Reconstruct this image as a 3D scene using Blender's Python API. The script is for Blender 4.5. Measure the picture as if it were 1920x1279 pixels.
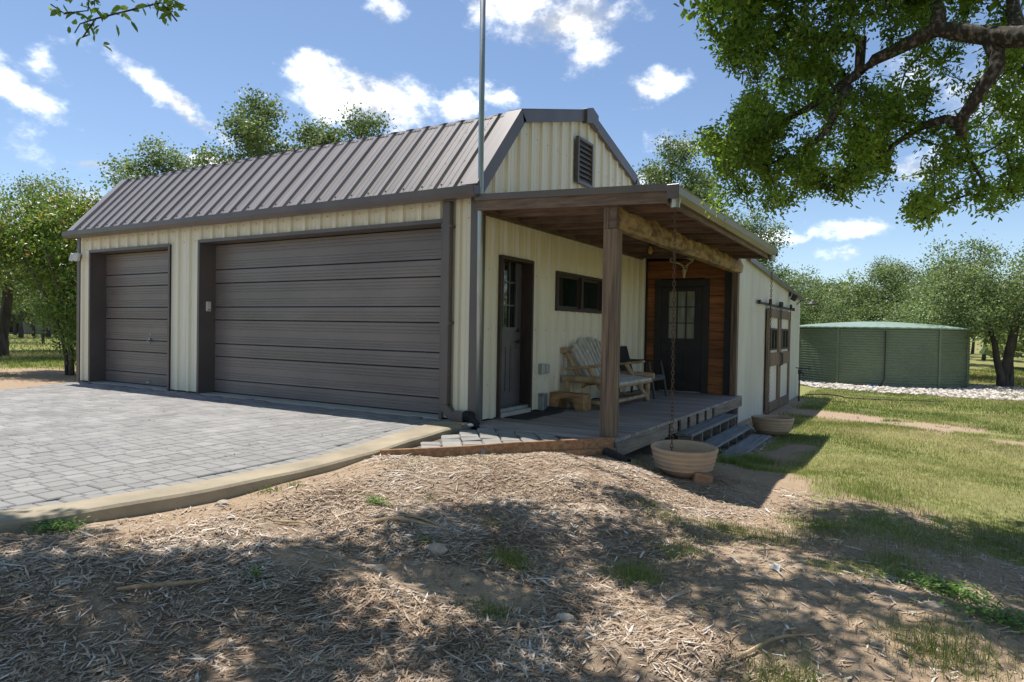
import bpy, bmesh, math, random
import numpy as np
from mathutils import Matrix, Vector

for o in list(bpy.data.objects):
    bpy.data.objects.remove(o)
S = bpy.context.scene
COL = S.collection
random.seed(7)
rng = np.random.default_rng(11)
PI = math.pi

# ------------------------------------------------------------------ camera
CAMP = np.array([4.562, -6.816, 1.15])
RW = np.array([[0.8580, 0.0243, -0.5130], [0.5134, -0.0058, 0.8581], [0.0179, -0.9997, -0.0175]])
u_, _, v_ = np.linalg.svd(RW); RW = u_ @ v_
FPX = 1253.35
cam = bpy.data.cameras.new('camera')
cam.sensor_fit = 'HORIZONTAL'; cam.sensor_width = 36.0
cam.lens = FPX / 1920 * 36.0
cam.clip_start = 0.05; cam.clip_end = 3000
camo = bpy.data.objects.new('camera', cam); COL.objects.link(camo)
r3, u3, f3 = RW[:, 0], -RW[:, 1], RW[:, 2]
camo.matrix_world = Matrix(((r3[0], u3[0], -f3[0], CAMP[0]), (r3[1], u3[1], -f3[1], CAMP[1]),
                            (r3[2], u3[2], -f3[2], CAMP[2]), (0, 0, 0, 1)))
S.camera = camo


def proj(p):                       # world points -> photo pixels (1920 wide), used to cull scatter
    q = (np.atleast_2d(p) - CAMP) @ RW
    d = np.where(q[:, 2] > 0.05, q[:, 2], 0.05)
    return np.stack([960 + FPX * q[:, 0] / d, 639.5 + FPX * q[:, 1] / d, q[:, 2]], 1)


# ------------------------------------------------------------------ light, sky
SUN = np.array([-0.285, 0.115, 0.95]); SUN /= np.linalg.norm(SUN)
sun = bpy.data.lights.new('sun', 'SUN'); sun.energy = 2.0; sun.angle = math.radians(0.53); sun.color = (1.0, 0.94, 0.86)
suno = bpy.data.objects.new('sun', sun); COL.objects.link(suno)
suno.rotation_euler = Vector(SUN).to_track_quat('Z', 'Y').to_euler(); suno.location = (-10, 4, 40)
wld = bpy.data.worlds.new('World'); S.world = wld; wld.use_nodes = True
S.view_settings.view_transform = 'Standard'; S.view_settings.look = 'None'
S.view_settings.exposure = 1.62; S.view_settings.gamma = 1.0
S.view_settings.use_curve_mapping = False
S.cycles.max_bounces = 6; S.cycles.diffuse_bounces = 3; S.cycles.glossy_bounces = 2; S.cycles.transmission_bounces = 3; S.cycles.caustics_reflective = False; S.cycles.caustics_refractive = False
S.cycles.use_denoising = True
SKY_STRENGTH = 0.05


def build_world():
    nt = wld.node_tree; N = nt.nodes; L = nt.links
    N.clear()
    out = N.new('ShaderNodeOutputWorld'); bg = N.new('ShaderNodeBackground'); L.new(bg.outputs[0], out.inputs[0])
    bg.inputs[1].default_value = SKY_STRENGTH
    sky = N.new('ShaderNodeTexSky'); sky.sky_type = 'NISHITA'; sky.sun_disc = False
    sky.sun_elevation = math.asin(SUN[2]); sky.sun_rotation = math.atan2(SUN[0], SUN[1]) % (2 * PI)
    sky.altitude = 0; sky.air_density = 0.88; sky.dust_density = 0.3; sky.ozone_density = 2.2
    tc = N.new('ShaderNodeTexCoord')
    sep = N.new('ShaderNodeSeparateXYZ'); L.new(tc.outputs['Generated'], sep.inputs[0])

    def M(op, a, b=None, c=None):
        n = N.new('ShaderNodeMath'); n.operation = op
        for i, v in enumerate((a, b, c)):
            if v is None: continue
            if isinstance(v, (int, float)): n.inputs[i].default_value = v
            else: L.new(v, n.inputs[i])
        return n.outputs[0]
    az = M('ARCTAN2', sep.outputs[0], sep.outputs[1]); az = M('MULTIPLY', az, 180 / PI)
    el = M('MULTIPLY', M('ARCSINE', sep.outputs[2]), 180 / PI)
    # billow noise that tears the cloud outlines
    mp = N.new('ShaderNodeMapping'); mp.inputs['Scale'].default_value = (1, 1, 1.5); L.new(tc.outputs['Generated'], mp.inputs[0])
    n1 = N.new('ShaderNodeTexNoise'); n1.inputs['Scale'].default_value = 12; n1.inputs['Detail'].default_value = 9; n1.inputs['Roughness'].default_value = 0.62
    L.new(mp.outputs[0], n1.inputs['Vector'])
    n2 = N.new('ShaderNodeTexNoise'); n2.inputs['Scale'].default_value = 26; n2.inputs['Detail'].default_value = 4; n2.inputs['Roughness'].default_value = 0.6
    L.new(mp.outputs[0], n2.inputs['Vector'])
    n3 = N.new('ShaderNodeTexNoise'); n3.inputs['Scale'].default_value = 3.2; n3.inputs['Detail'].default_value = 3; n3.inputs['Roughness'].default_value = 0.55
    L.new(mp.outputs[0], n3.inputs['Vector'])
    cv = N.new('ShaderNodeCombineXYZ'); L.new(az, cv.inputs[0]); L.new(el, cv.inputs[1])
    wob = N.new('ShaderNodeVectorMath'); wob.operation = 'MULTIPLY_ADD'
    L.new(n2.outputs['Color'], wob.inputs[0]); wob.inputs[1].default_value = (2.2, 1.8, 0); L.new(cv.outputs[0], wob.inputs[2])
    off = N.new('ShaderNodeVectorMath'); off.operation = 'SUBTRACT'; L.new(wob.outputs[0], off.inputs[0]); off.inputs[1].default_value = (1.1, 0.9, 0)
    clouds = [(-43.29, 18.1, 5.9, 3.0, -8, 1), (-46.2, 19.3, 3.2, 1.9, -20, 1), (-35.96, 18.0, 1.8, 1.6, 0, .9), (-26.5, 24.6, 6.0, 2.5, 8, 1),
              (-31.4, 26.2, 4.9, 2.4, 0, 1), (-24.3, 22.4, 2.6, 1.6, 20, .9), (-41.65, 24.75, 1.6, 1.0, 0, .75), (-19.58, 19.56, 2.9, 1.5, 5, .7), (-17.1, 15.31, 2.7, 1.2, -10, .6),
              (-57.69, 16.23, 5.2, 1.0, -33, .85), (-67.5, 15.4, 3.4, 1.1, -28, .8), (-71.5, 17.2, 3.0, 1.3, 0, .9), (-62.82, 11.0, 2.3, .75, 0, .8), (-55.24, 12.34, 1.8, .75, 0, .9),
              (-4.01, 8.12, 2.8, .85, 0, .8), (-19.2, 12.4, 2.2, 1.1, 0, .8), (-4.3, 6.1, 2.3, .55, 0, .5), (0.1, 12.0, 2.3, 1.5, 0, .8), (-32.9, 19.2, 2.0, .8, -20, .5), (-10, 7.5, 2.0, .6, 0, .55)]
    acc = None
    for a, e, w, h, t, s in clouds:
        m = N.new('ShaderNodeMapping'); m.vector_type = 'TEXTURE'
        m.inputs['Location'].default_value = (a, e, 0); m.inputs['Rotation'].default_value = (0, 0, math.radians(t))
        m.inputs['Scale'].default_value = (.98 * w / math.cos(math.radians(e)), .98 * h, 1); L.new(off.outputs[0], m.inputs[0])
        ln = N.new('ShaderNodeVectorMath'); ln.operation = 'LENGTH'; L.new(m.outputs[0], ln.inputs[0])
        v = M('MULTIPLY', M('SUBTRACT', 1.24, ln.outputs['Value']), s)
        acc = v if acc is None else M('MAXIMUM', acc, v)
    # fair-weather cumulus added over the mostly unseen rest of the sky, filling the shade
    gen = M('MULTIPLY', M('SUBTRACT', n3.outputs[0], 0.57), 6.0)
    gen = M('MINIMUM', gen, 0.55)
    acc = M('MAXIMUM', acc, gen)
    acc = M('MAXIMUM', acc, -0.6)
    d = M('ADD', acc, M('MULTIPLY', M('SUBTRACT', n1.outputs[0], 0.52), 2.6))
    mr = N.new('ShaderNodeMapRange'); mr.interpolation_type = 'SMOOTHSTEP'
    mr.inputs['From Min'].default_value = 0.12; mr.inputs['From Max'].default_value = 1.05; L.new(d, mr.inputs[0])
    dens = M('MULTIPLY', mr.outputs[0], 0.93)
    # cloud body: white with soft grey where it is thick
    shade = N.new('ShaderNodeMapRange'); shade.inputs['From Min'].default_value = .42; shade.inputs['From Max'].default_value = .78
    shade.inputs['To Min'].default_value = .26; shade.inputs['To Max'].default_value = 1.1; L.new(n1.outputs[0], shade.inputs[0])
    cc = N.new('ShaderNodeMix'); cc.data_type = 'RGBA'; cc.blend_type = 'MULTIPLY'; cc.inputs[0].default_value = 1
    cc.inputs[6].default_value = (18.5, 18.8, 19.1, 1); L.new(shade.outputs[0], cc.inputs[7])
    mx = N.new('ShaderNodeMix'); mx.data_type = 'RGBA'; L.new(dens, mx.inputs[0]); L.new(sky.outputs[0], mx.inputs[6]); L.new(cc.outputs[2], mx.inputs[7])
    L.new(mx.outputs[2], bg.inputs[0])


build_world()

# ------------------------------------------------------------------ materials
MATS = {}


def mat(name, col, rough=.6, var=.15, scale=(3, 3, 3), bump=.0, bscale=40, metal=0, spec=.5, col2=None, objrand=.0, attr=None,
        contrast=(.35, .65), trans=0, detail=5, wave=None, coat=0, hue=0):
    m = bpy.data.materials.new(name); m.use_nodes = True
    N = m.node_tree.nodes; L = m.node_tree.links
    b = N['Principled BSDF']
    b.inputs['Roughness'].default_value = rough; b.inputs['Metallic'].default_value = metal
    b.inputs['Specular IOR Level'].default_value = spec
    if coat: b.inputs['Coat Weight'].default_value = coat
    tc = N.new('ShaderNodeTexCoord'); mp = N.new('ShaderNodeMapping'); mp.inputs['Scale'].default_value = scale
    L.new(tc.outputs['Object'], mp.inputs[0])
    vec = mp.outputs[0]
    oi = N.new('ShaderNodeObjectInfo')
    if objrand:                                  # every piece gets its own stretch of grain
        ad = N.new('ShaderNodeVectorMath'); ad.operation = 'MULTIPLY_ADD'
        cmb = N.new('ShaderNodeCombineXYZ')
        for i in range(3): L.new(oi.outputs['Random'], cmb.inputs[i])
        L.new(cmb.outputs[0], ad.inputs[0]); ad.inputs[1].default_value = (37, 53, 71); L.new(mp.outputs[0], ad.inputs[2]); vec = ad.outputs[0]
    nz = N.new('ShaderNodeTexNoise'); nz.inputs['Scale'].default_value = 1; nz.inputs['Detail'].default_value = detail; nz.inputs['Roughness'].default_value = .6
    L.new(vec, nz.inputs['Vector'])
    rp = N.new('ShaderNodeMapRange'); rp.inputs['From Min'].default_value = contrast[0]; rp.inputs['From Max'].default_value = contrast[1]
    L.new(nz.outputs[0], rp.inputs[0])
    mx = N.new('ShaderNodeMix'); mx.data_type = 'RGBA'; L.new(rp.outputs[0], mx.inputs[0])
    c2 = col2 if col2 else tuple(c * (1 - var) for c in col)
    mx.inputs[6].default_value = (*c2, 1); mx.inputs[7].default_value = (*(c if col2 else c * (1 + var * .5) for c in col), 1)
    res = mx.outputs[2]
    if attr:                                     # per-piece brightness stored on the mesh
        at = N.new('ShaderNodeAttribute'); at.attribute_name = 'rnd'
        m2 = N.new('ShaderNodeValToRGB')
        cr = m2.color_ramp
        while len(cr.elements) < len(attr): cr.elements.new(.5)
        for i, (p, c) in enumerate(attr):
            cr.elements[i].position = p; cr.elements[i].color = (*c, 1)
        L.new(at.outputs['Fac'], m2.inputs[0])
        m3 = N.new('ShaderNodeMix'); m3.data_type = 'RGBA'; m3.blend_type = 'MULTIPLY'; m3.inputs[0].default_value = 1
        sc = N.new('ShaderNodeMapRange'); sc.inputs['To Min'].default_value = 1 - var; sc.inputs['To Max'].default_value = 1 + var; L.new(rp.outputs[0], sc.inputs[0])
        L.new(m2.outputs[0], m3.inputs[6]); L.new(sc.outputs[0], m3.inputs[7]); res = m3.outputs[2]
    if objrand:
        sc = N.new('ShaderNodeMapRange'); sc.inputs['To Min'].default_value = 1 - objrand; sc.inputs['To Max'].default_value = 1 + objrand
        L.new(oi.outputs['Random'], sc.inputs[0])
        m4 = N.new('ShaderNodeMix'); m4.data_type = 'RGBA'; m4.blend_type = 'MULTIPLY'; m4.inputs[0].default_value = 1
        L.new(res, m4.inputs[6]); L.new(sc.outputs[0], m4.inputs[7]); res = m4.outputs[2]
    L.new(res, b.inputs['Base Color'])
    if bump:
        nb = N.new('ShaderNodeTexNoise'); nb.inputs['Scale'].default_value = bscale; nb.inputs['Detail'].default_value = 4
        mb = N.new('ShaderNodeMapping'); k = max(scale); mb.inputs['Scale'].default_value = tuple(s / k for s in scale)
        L.new(tc.outputs['Object'], mb.inputs[0]); L.new(mb.outputs[0], nb.inputs['Vector'])
        bp = N.new('ShaderNodeBump'); bp.inputs['Strength'].default_value = bump; bp.inputs['Distance'].default_value = .01
        L.new(nb.outputs[0], bp.inputs['Height']); L.new(bp.outputs[0], b.inputs['Normal'])
    if trans:
        tr = N.new('ShaderNodeBsdfTranslucent'); ms = N.new('ShaderNodeMixShader'); ms.inputs[0].default_value = trans
        hs = N.new('ShaderNodeHueSaturation'); hs.inputs['Value'].default_value = 1.7; hs.inputs['Saturation'].default_value = 1.1; hs.inputs['Hue'].default_value = .485
        L.new(res, hs.inputs['Color']); L.new(hs.outputs[0], tr.inputs[0])
        L.new(b.outputs[0], ms.inputs[1]); L.new(tr.outputs[0], ms.inputs[2])
        L.new(ms.outputs[0], N['Material Output'].inputs[0])
    MATS[name] = m
    return m


mat('cream_metal', (.80, .745, .59), .38, .07, (6, 6, .45), bump=.02, bscale=6, spec=.4)
mat('white_panel', (.68, .65, .56), .6, .10, (2, 2, .6), bump=.05, bscale=30)
mat('brown_metal', (.125, .104, .098), .36, .18, (1.5, 1.5, 1), bump=.02, bscale=8)
mat('door_metal', (.205, .172, .158), .33, .22, (.5, .5, 1.2), bump=.03, bscale=5)
mat('roof_metal', (.265, .242, .235), .38, .2, (7, .7, .7), bump=.02, bscale=6)
mat('dark_gap', (.01, .01, .01), .9, .1)  # near-black: paints in the shade of hollows, also on hidden cores
mat('galvanised', (.42, .46, .47), .42, .2, (6, 6, 2), metal=.75)
mat('gutter_metal', (.24, .22, .17), .38, .15, (3, 1, 3), metal=.5)
mat('dark_wood', (.19, .132, .10), .7, .45, (3, 30, 30), bump=.15, bscale=60, objrand=.2)
mat('dark_wood_y', (.19, .132, .10), .7, .45, (30, 3, 30), bump=.15, bscale=60, objrand=.2)
mat('deck_wood', (.37, .32, .30), .72, .5, (1.5, 28, 28), bump=.2, bscale=70, objrand=.2, contrast=(.3, .7))
mat('deck_rim', (.27, .22, .18), .75, .4, (28, 2, 28), bump=.2, bscale=70, objrand=.1)
mat('step_wood', (.25, .265, .265), .7, .35, (28, 2, 28), bump=.2, bscale=70, objrand=.12)
mat('post_wood', (.30, .20, .125), .7, .6, (34, 34, 1.3), bump=.35, bscale=60, objrand=.1, contrast=(.32, .68), col2=(.075, .055, .045))
mat('beam_wood', (.42, .30, .16), .85, .5, (9, 3.5, 9), bump=1.0, bscale=16, contrast=(.36, .62), col2=(.13, .08, .04))
mat('cedar', (.33, .125, .04), .62, .55, (2, 25, 22), bump=.2, bscale=60, objrand=.35, contrast=(.3, .7))
mat('timber', (.34, .19, .10), .75, .4, (3, 25, 25), bump=.25, bscale=60)
mat('log', (.46, .33, .19), .65, .35, (9, 9, 9), bump=.2, bscale=40, objrand=.15)
mat('slat', (.56, .52, .45), .65, .3, (30, 12, 3), bump=.15, bscale=60, objrand=.1)
mat('stool_wood', (.42, .25, .11), .7, .5, (4, 26, 12), bump=.4, bscale=40)
mat('black_paint', (.024, .022, .022), .5, .3, (4, 4, 4), bump=.03, bscale=50)
mat('frame_brown', (.055, .037, .03), .6, .3, (20, 20, 3), bump=.1, bscale=60)
mat('entry_door', (.11, .10, .105), .42, .15, (4, 4, 4))
mat('black_plastic', (.022, .023, .025), .45, .2)
mat('grey_plastic', (.10, .115, .12), .5, .2)
mat('rubber', (.035, .035, .037), .85, .4, (20, 20, 20), bump=.4, bscale=150)
mat('iron', (.03, .028, .027), .55, .3, (10, 10, 10))
mat('rust', (.13, .075, .05), .75, .5, (40, 40, 40), bump=.2, bscale=100, objrand=.25)
mat('concrete', (.37, .315, .225), .85, .38, (2.2, 2.2, 2.2), detail=9, bump=.35, bscale=60, contrast=(.25, .75))
mat('slab', (.46, .43, .37), .8, .15, (3, 3, 3), bump=.1)
mat('joint_sand', (.17, .155, .13), .95, .4, (30, 30, 30), bump=.4, bscale=80)
PAV = [(0, (.23, .227, .222)), (.5, (.265, .26, .253)), (1, (.305, .297, .285))]
mat('paver', (.27, .27, .27), .85, .17, (1.4, 1.4, 1.4), detail=9, bump=.3, bscale=90, attr=PAV)
mat('paver_piece', (.268, .263, .255), .85, .13, (1.4, 1.4, 1.4), detail=9, bump=.3, bscale=90, objrand=.08)
mat('flag', (.285, .278, .262), .85, .16, (7, 7, 7), bump=.4, bscale=60, objrand=.12)
mat('terracotta', (.56, .37, .23), .8, .3, (5, 5, 9), bump=.25, bscale=50, col2=(.44, .33, .23))
mat('tank_green', (.17, .21, .125), .42, .12, (.7, .7, .7), bump=.01)
mat('tank_roof', (.26, .36, .29), .4, .12, (1, 1, 1))
mat('leaf_oak', (.07, .12, .03), .4, .2, (2, 2, 2), spec=.5, trans=.62, attr=[(0, (.08, .15, .03)), (.55, (.16, .26, .05)), (1, (.29, .40, .08))])
mat('leaf_far', (.09, .13, .045), .5, .25, (1.2, 1.2, 1.2), trans=.3, attr=[(0, (.07, .12, .036)), (.5, (.15, .215, .07)), (1, (.28, .34, .15))])
mat('leaf_far_dark', (.07, .12, .035), .5, .25, (1.2, 1.2, 1.2), trans=.3, attr=[(0, (.06, .105, .03)), (.5, (.125, .185, .055)), (1, (.22, .28, .11))])
mat('leaf_shrub', (.06, .13, .03), .33, .2, (2, 2, 2), trans=.3, attr=[(0, (.06, .13, .028)), (.5, (.14, .23, .045)), (.82, (.27, .33, .07)), (1, (.42, .25, .08))])
mat('bark', (.17, .155, .13), .9, .6, (30, 30, 16), bump=1.0, bscale=30, contrast=(.50, .66), col2=(.028, .022, .018))
mat('bark_far', (.10, .083, .068), .9, .5, (6, 6, 2), bump=.6, bscale=12)
mat('mulch', (.3, .25, .2), .85, .25, (20, 20, 20), attr=[(0, (.13, .08, .05)), (.3, (.30, .205, .135)), (.6, (.44, .345, .255)), (.88, (.55, .475, .40)), (1, (.64, .61, .57))])
mat('grass', (.2, .25, .08), .7, .2, (1.5, 1.5, 1.5), trans=.3, attr=[(0, (.11, .18, .035)), (.4, (.22, .27, .075)), (.7, (.40, .375, .16)), (1, (.56, .48, .28))])
mat('weed', (.1, .2, .04), .6, .2, (4, 4, 4), trans=.3, attr=[(0, (.08, .17, .03)), (1, (.17, .30, .05))])
mat('pebble', (.6, .55, .5), .8, .2, (8, 8, 8), attr=[(0, (.20, .17, .135)), (.5, (.48, .43, .37)), (1, (.68, .64, .58))])
mat('grit', (.4, .33, .26), .9, .2, (8, 8, 8), attr=[(0, (.20, .15, .11)), (.6, (.36, .29, .22)), (1, (.50, .44, .37))])
mat('rock', (.45, .38, .30), .9, .3, (12, 12, 12), bump=.6, bscale=40, objrand=.2)
mat('bone', (.62, .54, .40), .6, .25, (14, 14, 14), bump=.1)
mat('antler', (.66, .54, .39), .55, .4, (16, 16, 16))
mat('white_paint', (.72, .71, .68), .5, .1)
mat('amber_glass', (.75, .42, .12), .15, .1)
mat('blue_plastic', (.02, .08, .16), .4, .1)
mat('far_metal', (.40, .42, .44), .5, .1)


def glass(name, tint, rough=.03):
    m = bpy.data.materials.new(name); m.use_nodes = True
    b = m.node_tree.nodes['Principled BSDF']
    nz = m.node_tree.nodes.new('ShaderNodeTexNoise'); nz.inputs['Scale'].default_value = 2.0
    bp = m.node_tree.nodes.new('ShaderNodeBump'); bp.inputs['Strength'].default_value = .02
    m.node_tree.links.new(nz.outputs[0], bp.inputs['Height']); m.node_tree.links.new(bp.outputs[0], b.inputs['Normal'])
    b.inputs['Base Color'].default_value = (*tint, 1); b.inputs['Roughness'].default_value = rough
    b.inputs['Specular IOR Level'].default_value = .9; b.inputs['IOR'].default_value = 1.6
    MATS[name] = m


glass('pane_dark', (.008, .016, .012)); glass('pane_pale', (.22, .24, .19), .06)  # pale pane holds the bright interior and reflection in its colour


def ground_mat():
    m = bpy.data.materials.new('ground'); m.use_nodes = True; N = m.node_tree.nodes; L = m.node_tree.links
    b = N['Principled BSDF']; b.inputs['Roughness'].default_value = .95; b.inputs['Specular IOR Level'].default_value = .15
    at = N.new('ShaderNodeAttribute'); at.attribute_name = 'zone'
    tc = N.new('ShaderNodeTexCoord')

    def noise(sc, det=6, ro=.65):
        n = N.new('ShaderNodeTexNoise'); n.inputs['Scale'].default_value = sc; n.inputs['Detail'].default_value = det; n.inputs['Roughness'].default_value = ro
        L.new(tc.outputs['Object'], n.inputs['Vector']); return n
    a, c, d = noise(1.1), noise(14), noise(60, 4)
    sep = N.new('ShaderNodeSeparateColor'); L.new(at.outputs['Color'], sep.inputs[0])

    def ramp(src, stops):
        r = N.new('ShaderNodeValToRGB')
        while len(r.color_ramp.elements) < len(stops): r.color_ramp.elements.new(.5)
        for i, (p, col) in enumerate(stops):
            r.color_ramp.elements[i].position = p; r.color_ramp.elements[i].color = (*col, 1)
        L.new(src, r.inputs[0]); return r.outputs[0]
    soil = ramp(d.outputs[0], [(.3, (.27, .20, .135)), (.5, (.40, .315, .225)), (.72, (.52, .44, .34))])
    red = ramp(c.outputs[0], [(.35, (.32, .215, .135)), (.65, (.44, .32, .22))])
    mul = ramp(c.outputs[0], [(.3, (.16, .115, .08)), (.5, (.28, .21, .15)), (.7, (.40, .33, .26))])
    gra = ramp(c.outputs[0], [(.3, (.14, .155, .05)), (.5, (.23, .235, .085)), (.7, (.36, .335, .155))])

    def mixc(f, x, y):
        n = N.new('ShaderNodeMix'); n.data_type = 'RGBA'; L.new(f, n.inputs[0]); L.new(x, n.inputs[6]); L.new(y, n.inputs[7]); return n.outputs[2]

    def soft(ch, k=.55):
        n = N.new('ShaderNodeMath'); n.operation = 'MULTIPLY_ADD'; L.new(c.outputs[0], n.inputs[0]); n.inputs[1].default_value = k; L.new(ch, n.inputs[2])
        r = N.new('ShaderNodeMapRange'); r.inputs['From Min'].default_value = .5 * k + .3; r.inputs['From Max'].default_value = .5 * k + .7; L.new(n.outputs[0], r.inputs[0]); return r.outputs[0]
    base = mixc(a.outputs[0], soil, red)
    base = mixc(soft(sep.outputs[0]), base, mul)
    base = mixc(soft(sep.outputs[1]), base, gra)
    L.new(base, b.inputs['Base Color'])
    mh = N.new('ShaderNodeMath'); mh.operation = 'ADD'; L.new(c.outputs[0], mh.inputs[0]); L.new(d.outputs[0], mh.inputs[1])
    bp = N.new('ShaderNodeBump'); bp.inputs['Strength'].default_value = .7; bp.inputs['Distance'].default_value = .02
    L.new(mh.outputs[0], bp.inputs['Height']); L.new(bp.outputs[0], b.inputs['Normal'])
    MATS['ground'] = m


ground_mat()

# ------------------------------------------------------------------ object helpers


def tag(o, label=None, cat=None, group=None, kind=None):
    if label: o['label'] = label
    if cat: o['category'] = cat
    if group: o['group'] = group
    if kind: o['kind'] = kind
    return o


def thing(name, label, cat, loc=(0, 0, 0), group=None):
    o = bpy.data.objects.new(name, None); COL.objects.link(o); o.location = loc; o.empty_display_size = .2
    return tag(o, label, cat, group)


def link(name, me, parent=None):
    o = bpy.data.objects.new(name, me); COL.objects.link(o)
    if parent is not None:
        o.parent = parent
        if parent.type == 'EMPTY': o.matrix_parent_inverse = Matrix.Translation(-parent.location)
    return o


class MB:
    def __init__(s): s.v = []; s.f = []

    def add(s, vs, fs):
        n = len(s.v); s.v += [tuple(map(float, p)) for p in vs]; s.f += [tuple(i + n for i in f) for f in fs]; return s

    def box(s, x0, x1, y0, y1, z0, z1, M=None):
        vs = [(x, y, z) for z in (z0, z1) for y in (y0, y1) for x in (x0, x1)]
        if M is not None: vs = [tuple(M @ Vector(p)) for p in vs]
        return s.add(vs, [(0, 2, 3, 1), (4, 5, 7, 6), (0, 1, 5, 4), (2, 6, 7, 3), (0, 4, 6, 2), (1, 3, 7, 5)])

    def beam(s, a, b, w, h, up=(0, 0, 1)):           # square bar from a to b
        a, b = Vector(a), Vector(b); d = (b - a); L = d.length; d.normalize()
        sd = d.cross(Vector(up)); sd.normalize(); u = sd.cross(d)
        M = Matrix((sd, d, u)).transposed().to_4x4(); M.translation = a
        return s.box(-w / 2, w / 2, 0, L, -h / 2, h / 2, M)

    def prism(s, poly, axis, a, b):                  # closed 2D polygon extruded along an axis
        def P(p, t):
            return {'x': (t, p[0], p[1]), 'y': (p[0], t, p[1]), 'z': (p[0], p[1], t)}[axis]
        n = len(poly)
        vs = [P(p, a) for p in poly] + [P(p, b) for p in poly]
        return s.add(vs, [tuple(range(n)), tuple(range(2 * n - 1, n - 1, -1))] + [(i, (i + 1) % n, n + (i + 1) % n, n + i) for i in range(n)])

    def tube(s, pts, rad, n=8, cap=True):
        pts = [Vector(p) for p in pts]
        if not hasattr(rad, '__len__'): rad = [rad] * len(pts)
        base = len(s.v); prev = None
        for i, p in enumerate(pts):
            t = (pts[min(i + 1, len(pts) - 1)] - pts[max(i - 1, 0)])
            if t.length < 1e-9: t = Vector((0, 0, 1))
            t.normalize()
            if prev is None:
                prev = t.cross(Vector((0, 0, 1)) if abs(t.z) < .9 else Vector((1, 0, 0)))
            prev = (prev - t * prev.dot(t)); prev.normalize(); w = t.cross(prev)
            for k in range(n):
                a = 2 * PI * k / n
                s.v.append(tuple(p + (prev * math.cos(a) + w * math.sin(a)) * rad[i]))
        for i in range(len(pts) - 1):
            for k in range(n):
                a, b = base + i * n + k, base + i * n + (k + 1) % n
                s.f.append((a, b, b + n, a + n))
        if cap:
            s.f.append(tuple(base + k for k in range(n))[::-1]); e = base + (len(pts) - 1) * n
            s.f.append(tuple(e + k for k in range(n)))
        return s

    def lathe(s, prof, c=(0, 0, 0), n=32):
        base = len(s.v)
        for r, z in prof:
            for k in range(n):
                a = 2 * PI * k / n; s.v.append((c[0] + r * math.cos(a), c[1] + r * math.sin(a), c[2] + z))
        for i in range(len(prof) - 1):
            for k in range(n):
                a, b = base + i * n + k, base + i * n + (k + 1) % n
                s.f.append((a, b, b + n, a + n))
        return s

    def strip(s, A, B):                              # sheet between two polylines
        n = len(A)
        return s.add(list(A) + list(B), [(i, i + 1, n + i + 1, n + i) for i in range(n - 1)])

    def mesh(s, name, m, bevel=0, smooth=False, recalc=True):
        me = bpy.data.meshes.new(name); me.from_pydata(s.v, [], s.f)
        bm = bmesh.new(); bm.from_mesh(me)
        if recalc: bmesh.ops.recalc_face_normals(bm, faces=bm.faces)
        if bevel:
            bmesh.ops.bevel(bm, geom=[e for e in bm.edges if e.is_manifold and e.calc_face_angle(0) > .5], offset=bevel, segments=1, affect='EDGES', clamp_overlap=True)
        bm.to_mesh(me); bm.free()
        me.materials.append(MATS[m])
        if smooth: me.shade_smooth()
        return me

    def build(s, name, m, parent=None, bevel=0, smooth=False, recalc=True):
        return link(name, s.mesh(name, m, bevel, smooth, recalc), parent)


def box(name, m, parent, x0, x1, y0, y1, z0, z1, bevel=0):
    return MB().box(x0, x1, y0, y1, z0, z1).build(name, m, parent, bevel)


def bulk(name, V, F, m, parent=None, rnd=None, smooth=False):
    """many small faces at once: V (n,3), F (k,c) indices"""
    V = np.asarray(V, np.float32).reshape(-1, 3); F = np.asarray(F, np.int32); c = F.shape[1]
    me = bpy.data.meshes.new(name); me.vertices.add(len(V)); me.vertices.foreach_set('co', V.ravel())
    me.loops.add(F.size); me.loops.foreach_set('vertex_index', F.ravel())
    me.polygons.add(len(F)); me.polygons.foreach_set('loop_start', np.arange(0, F.size, c, dtype=np.int32))
    me.polygons.foreach_set('loop_total', np.full(len(F), c, np.int32))
    me.update(calc_edges=True)
    if rnd is not None:
        a = me.attributes.new('rnd', 'FLOAT', 'POINT'); a.data.foreach_set('value', np.asarray(rnd, np.float32))
    me.materials.append(MATS[m])
    if smooth: me.shade_smooth()
    me.validate()
    return link(name, me, parent)


# smooth value noise for zones and bumps
_T = np.random.default_rng(3).random((256, 256))


def vnoise(x, y, sc, seed=0):
    x = np.asarray(x, float) / sc + seed * 17.3; y = np.asarray(y, float) / sc + seed * 31.7
    xi, yi = np.floor(x).astype(int), np.floor(y).astype(int); fx, fy = x - xi, y - yi
    fx = fx * fx * (3 - 2 * fx); fy = fy * fy * (3 - 2 * fy)
    g = lambda a, b: _T[a % 256, b % 256]
    return (g(xi, yi) * (1 - fx) + g(xi + 1, yi) * fx) * (1 - fy) + (g(xi, yi + 1) * (1 - fx) + g(xi + 1, yi + 1) * fx) * fy


def fbm(x, y, sc, seed=0, o=3):
    r = 0; a = 1; t = 0
    for i in range(o): r = r + a * vnoise(x, y, sc / 2 ** i, seed + i); t += a; a *= .5
    return r / t


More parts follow.
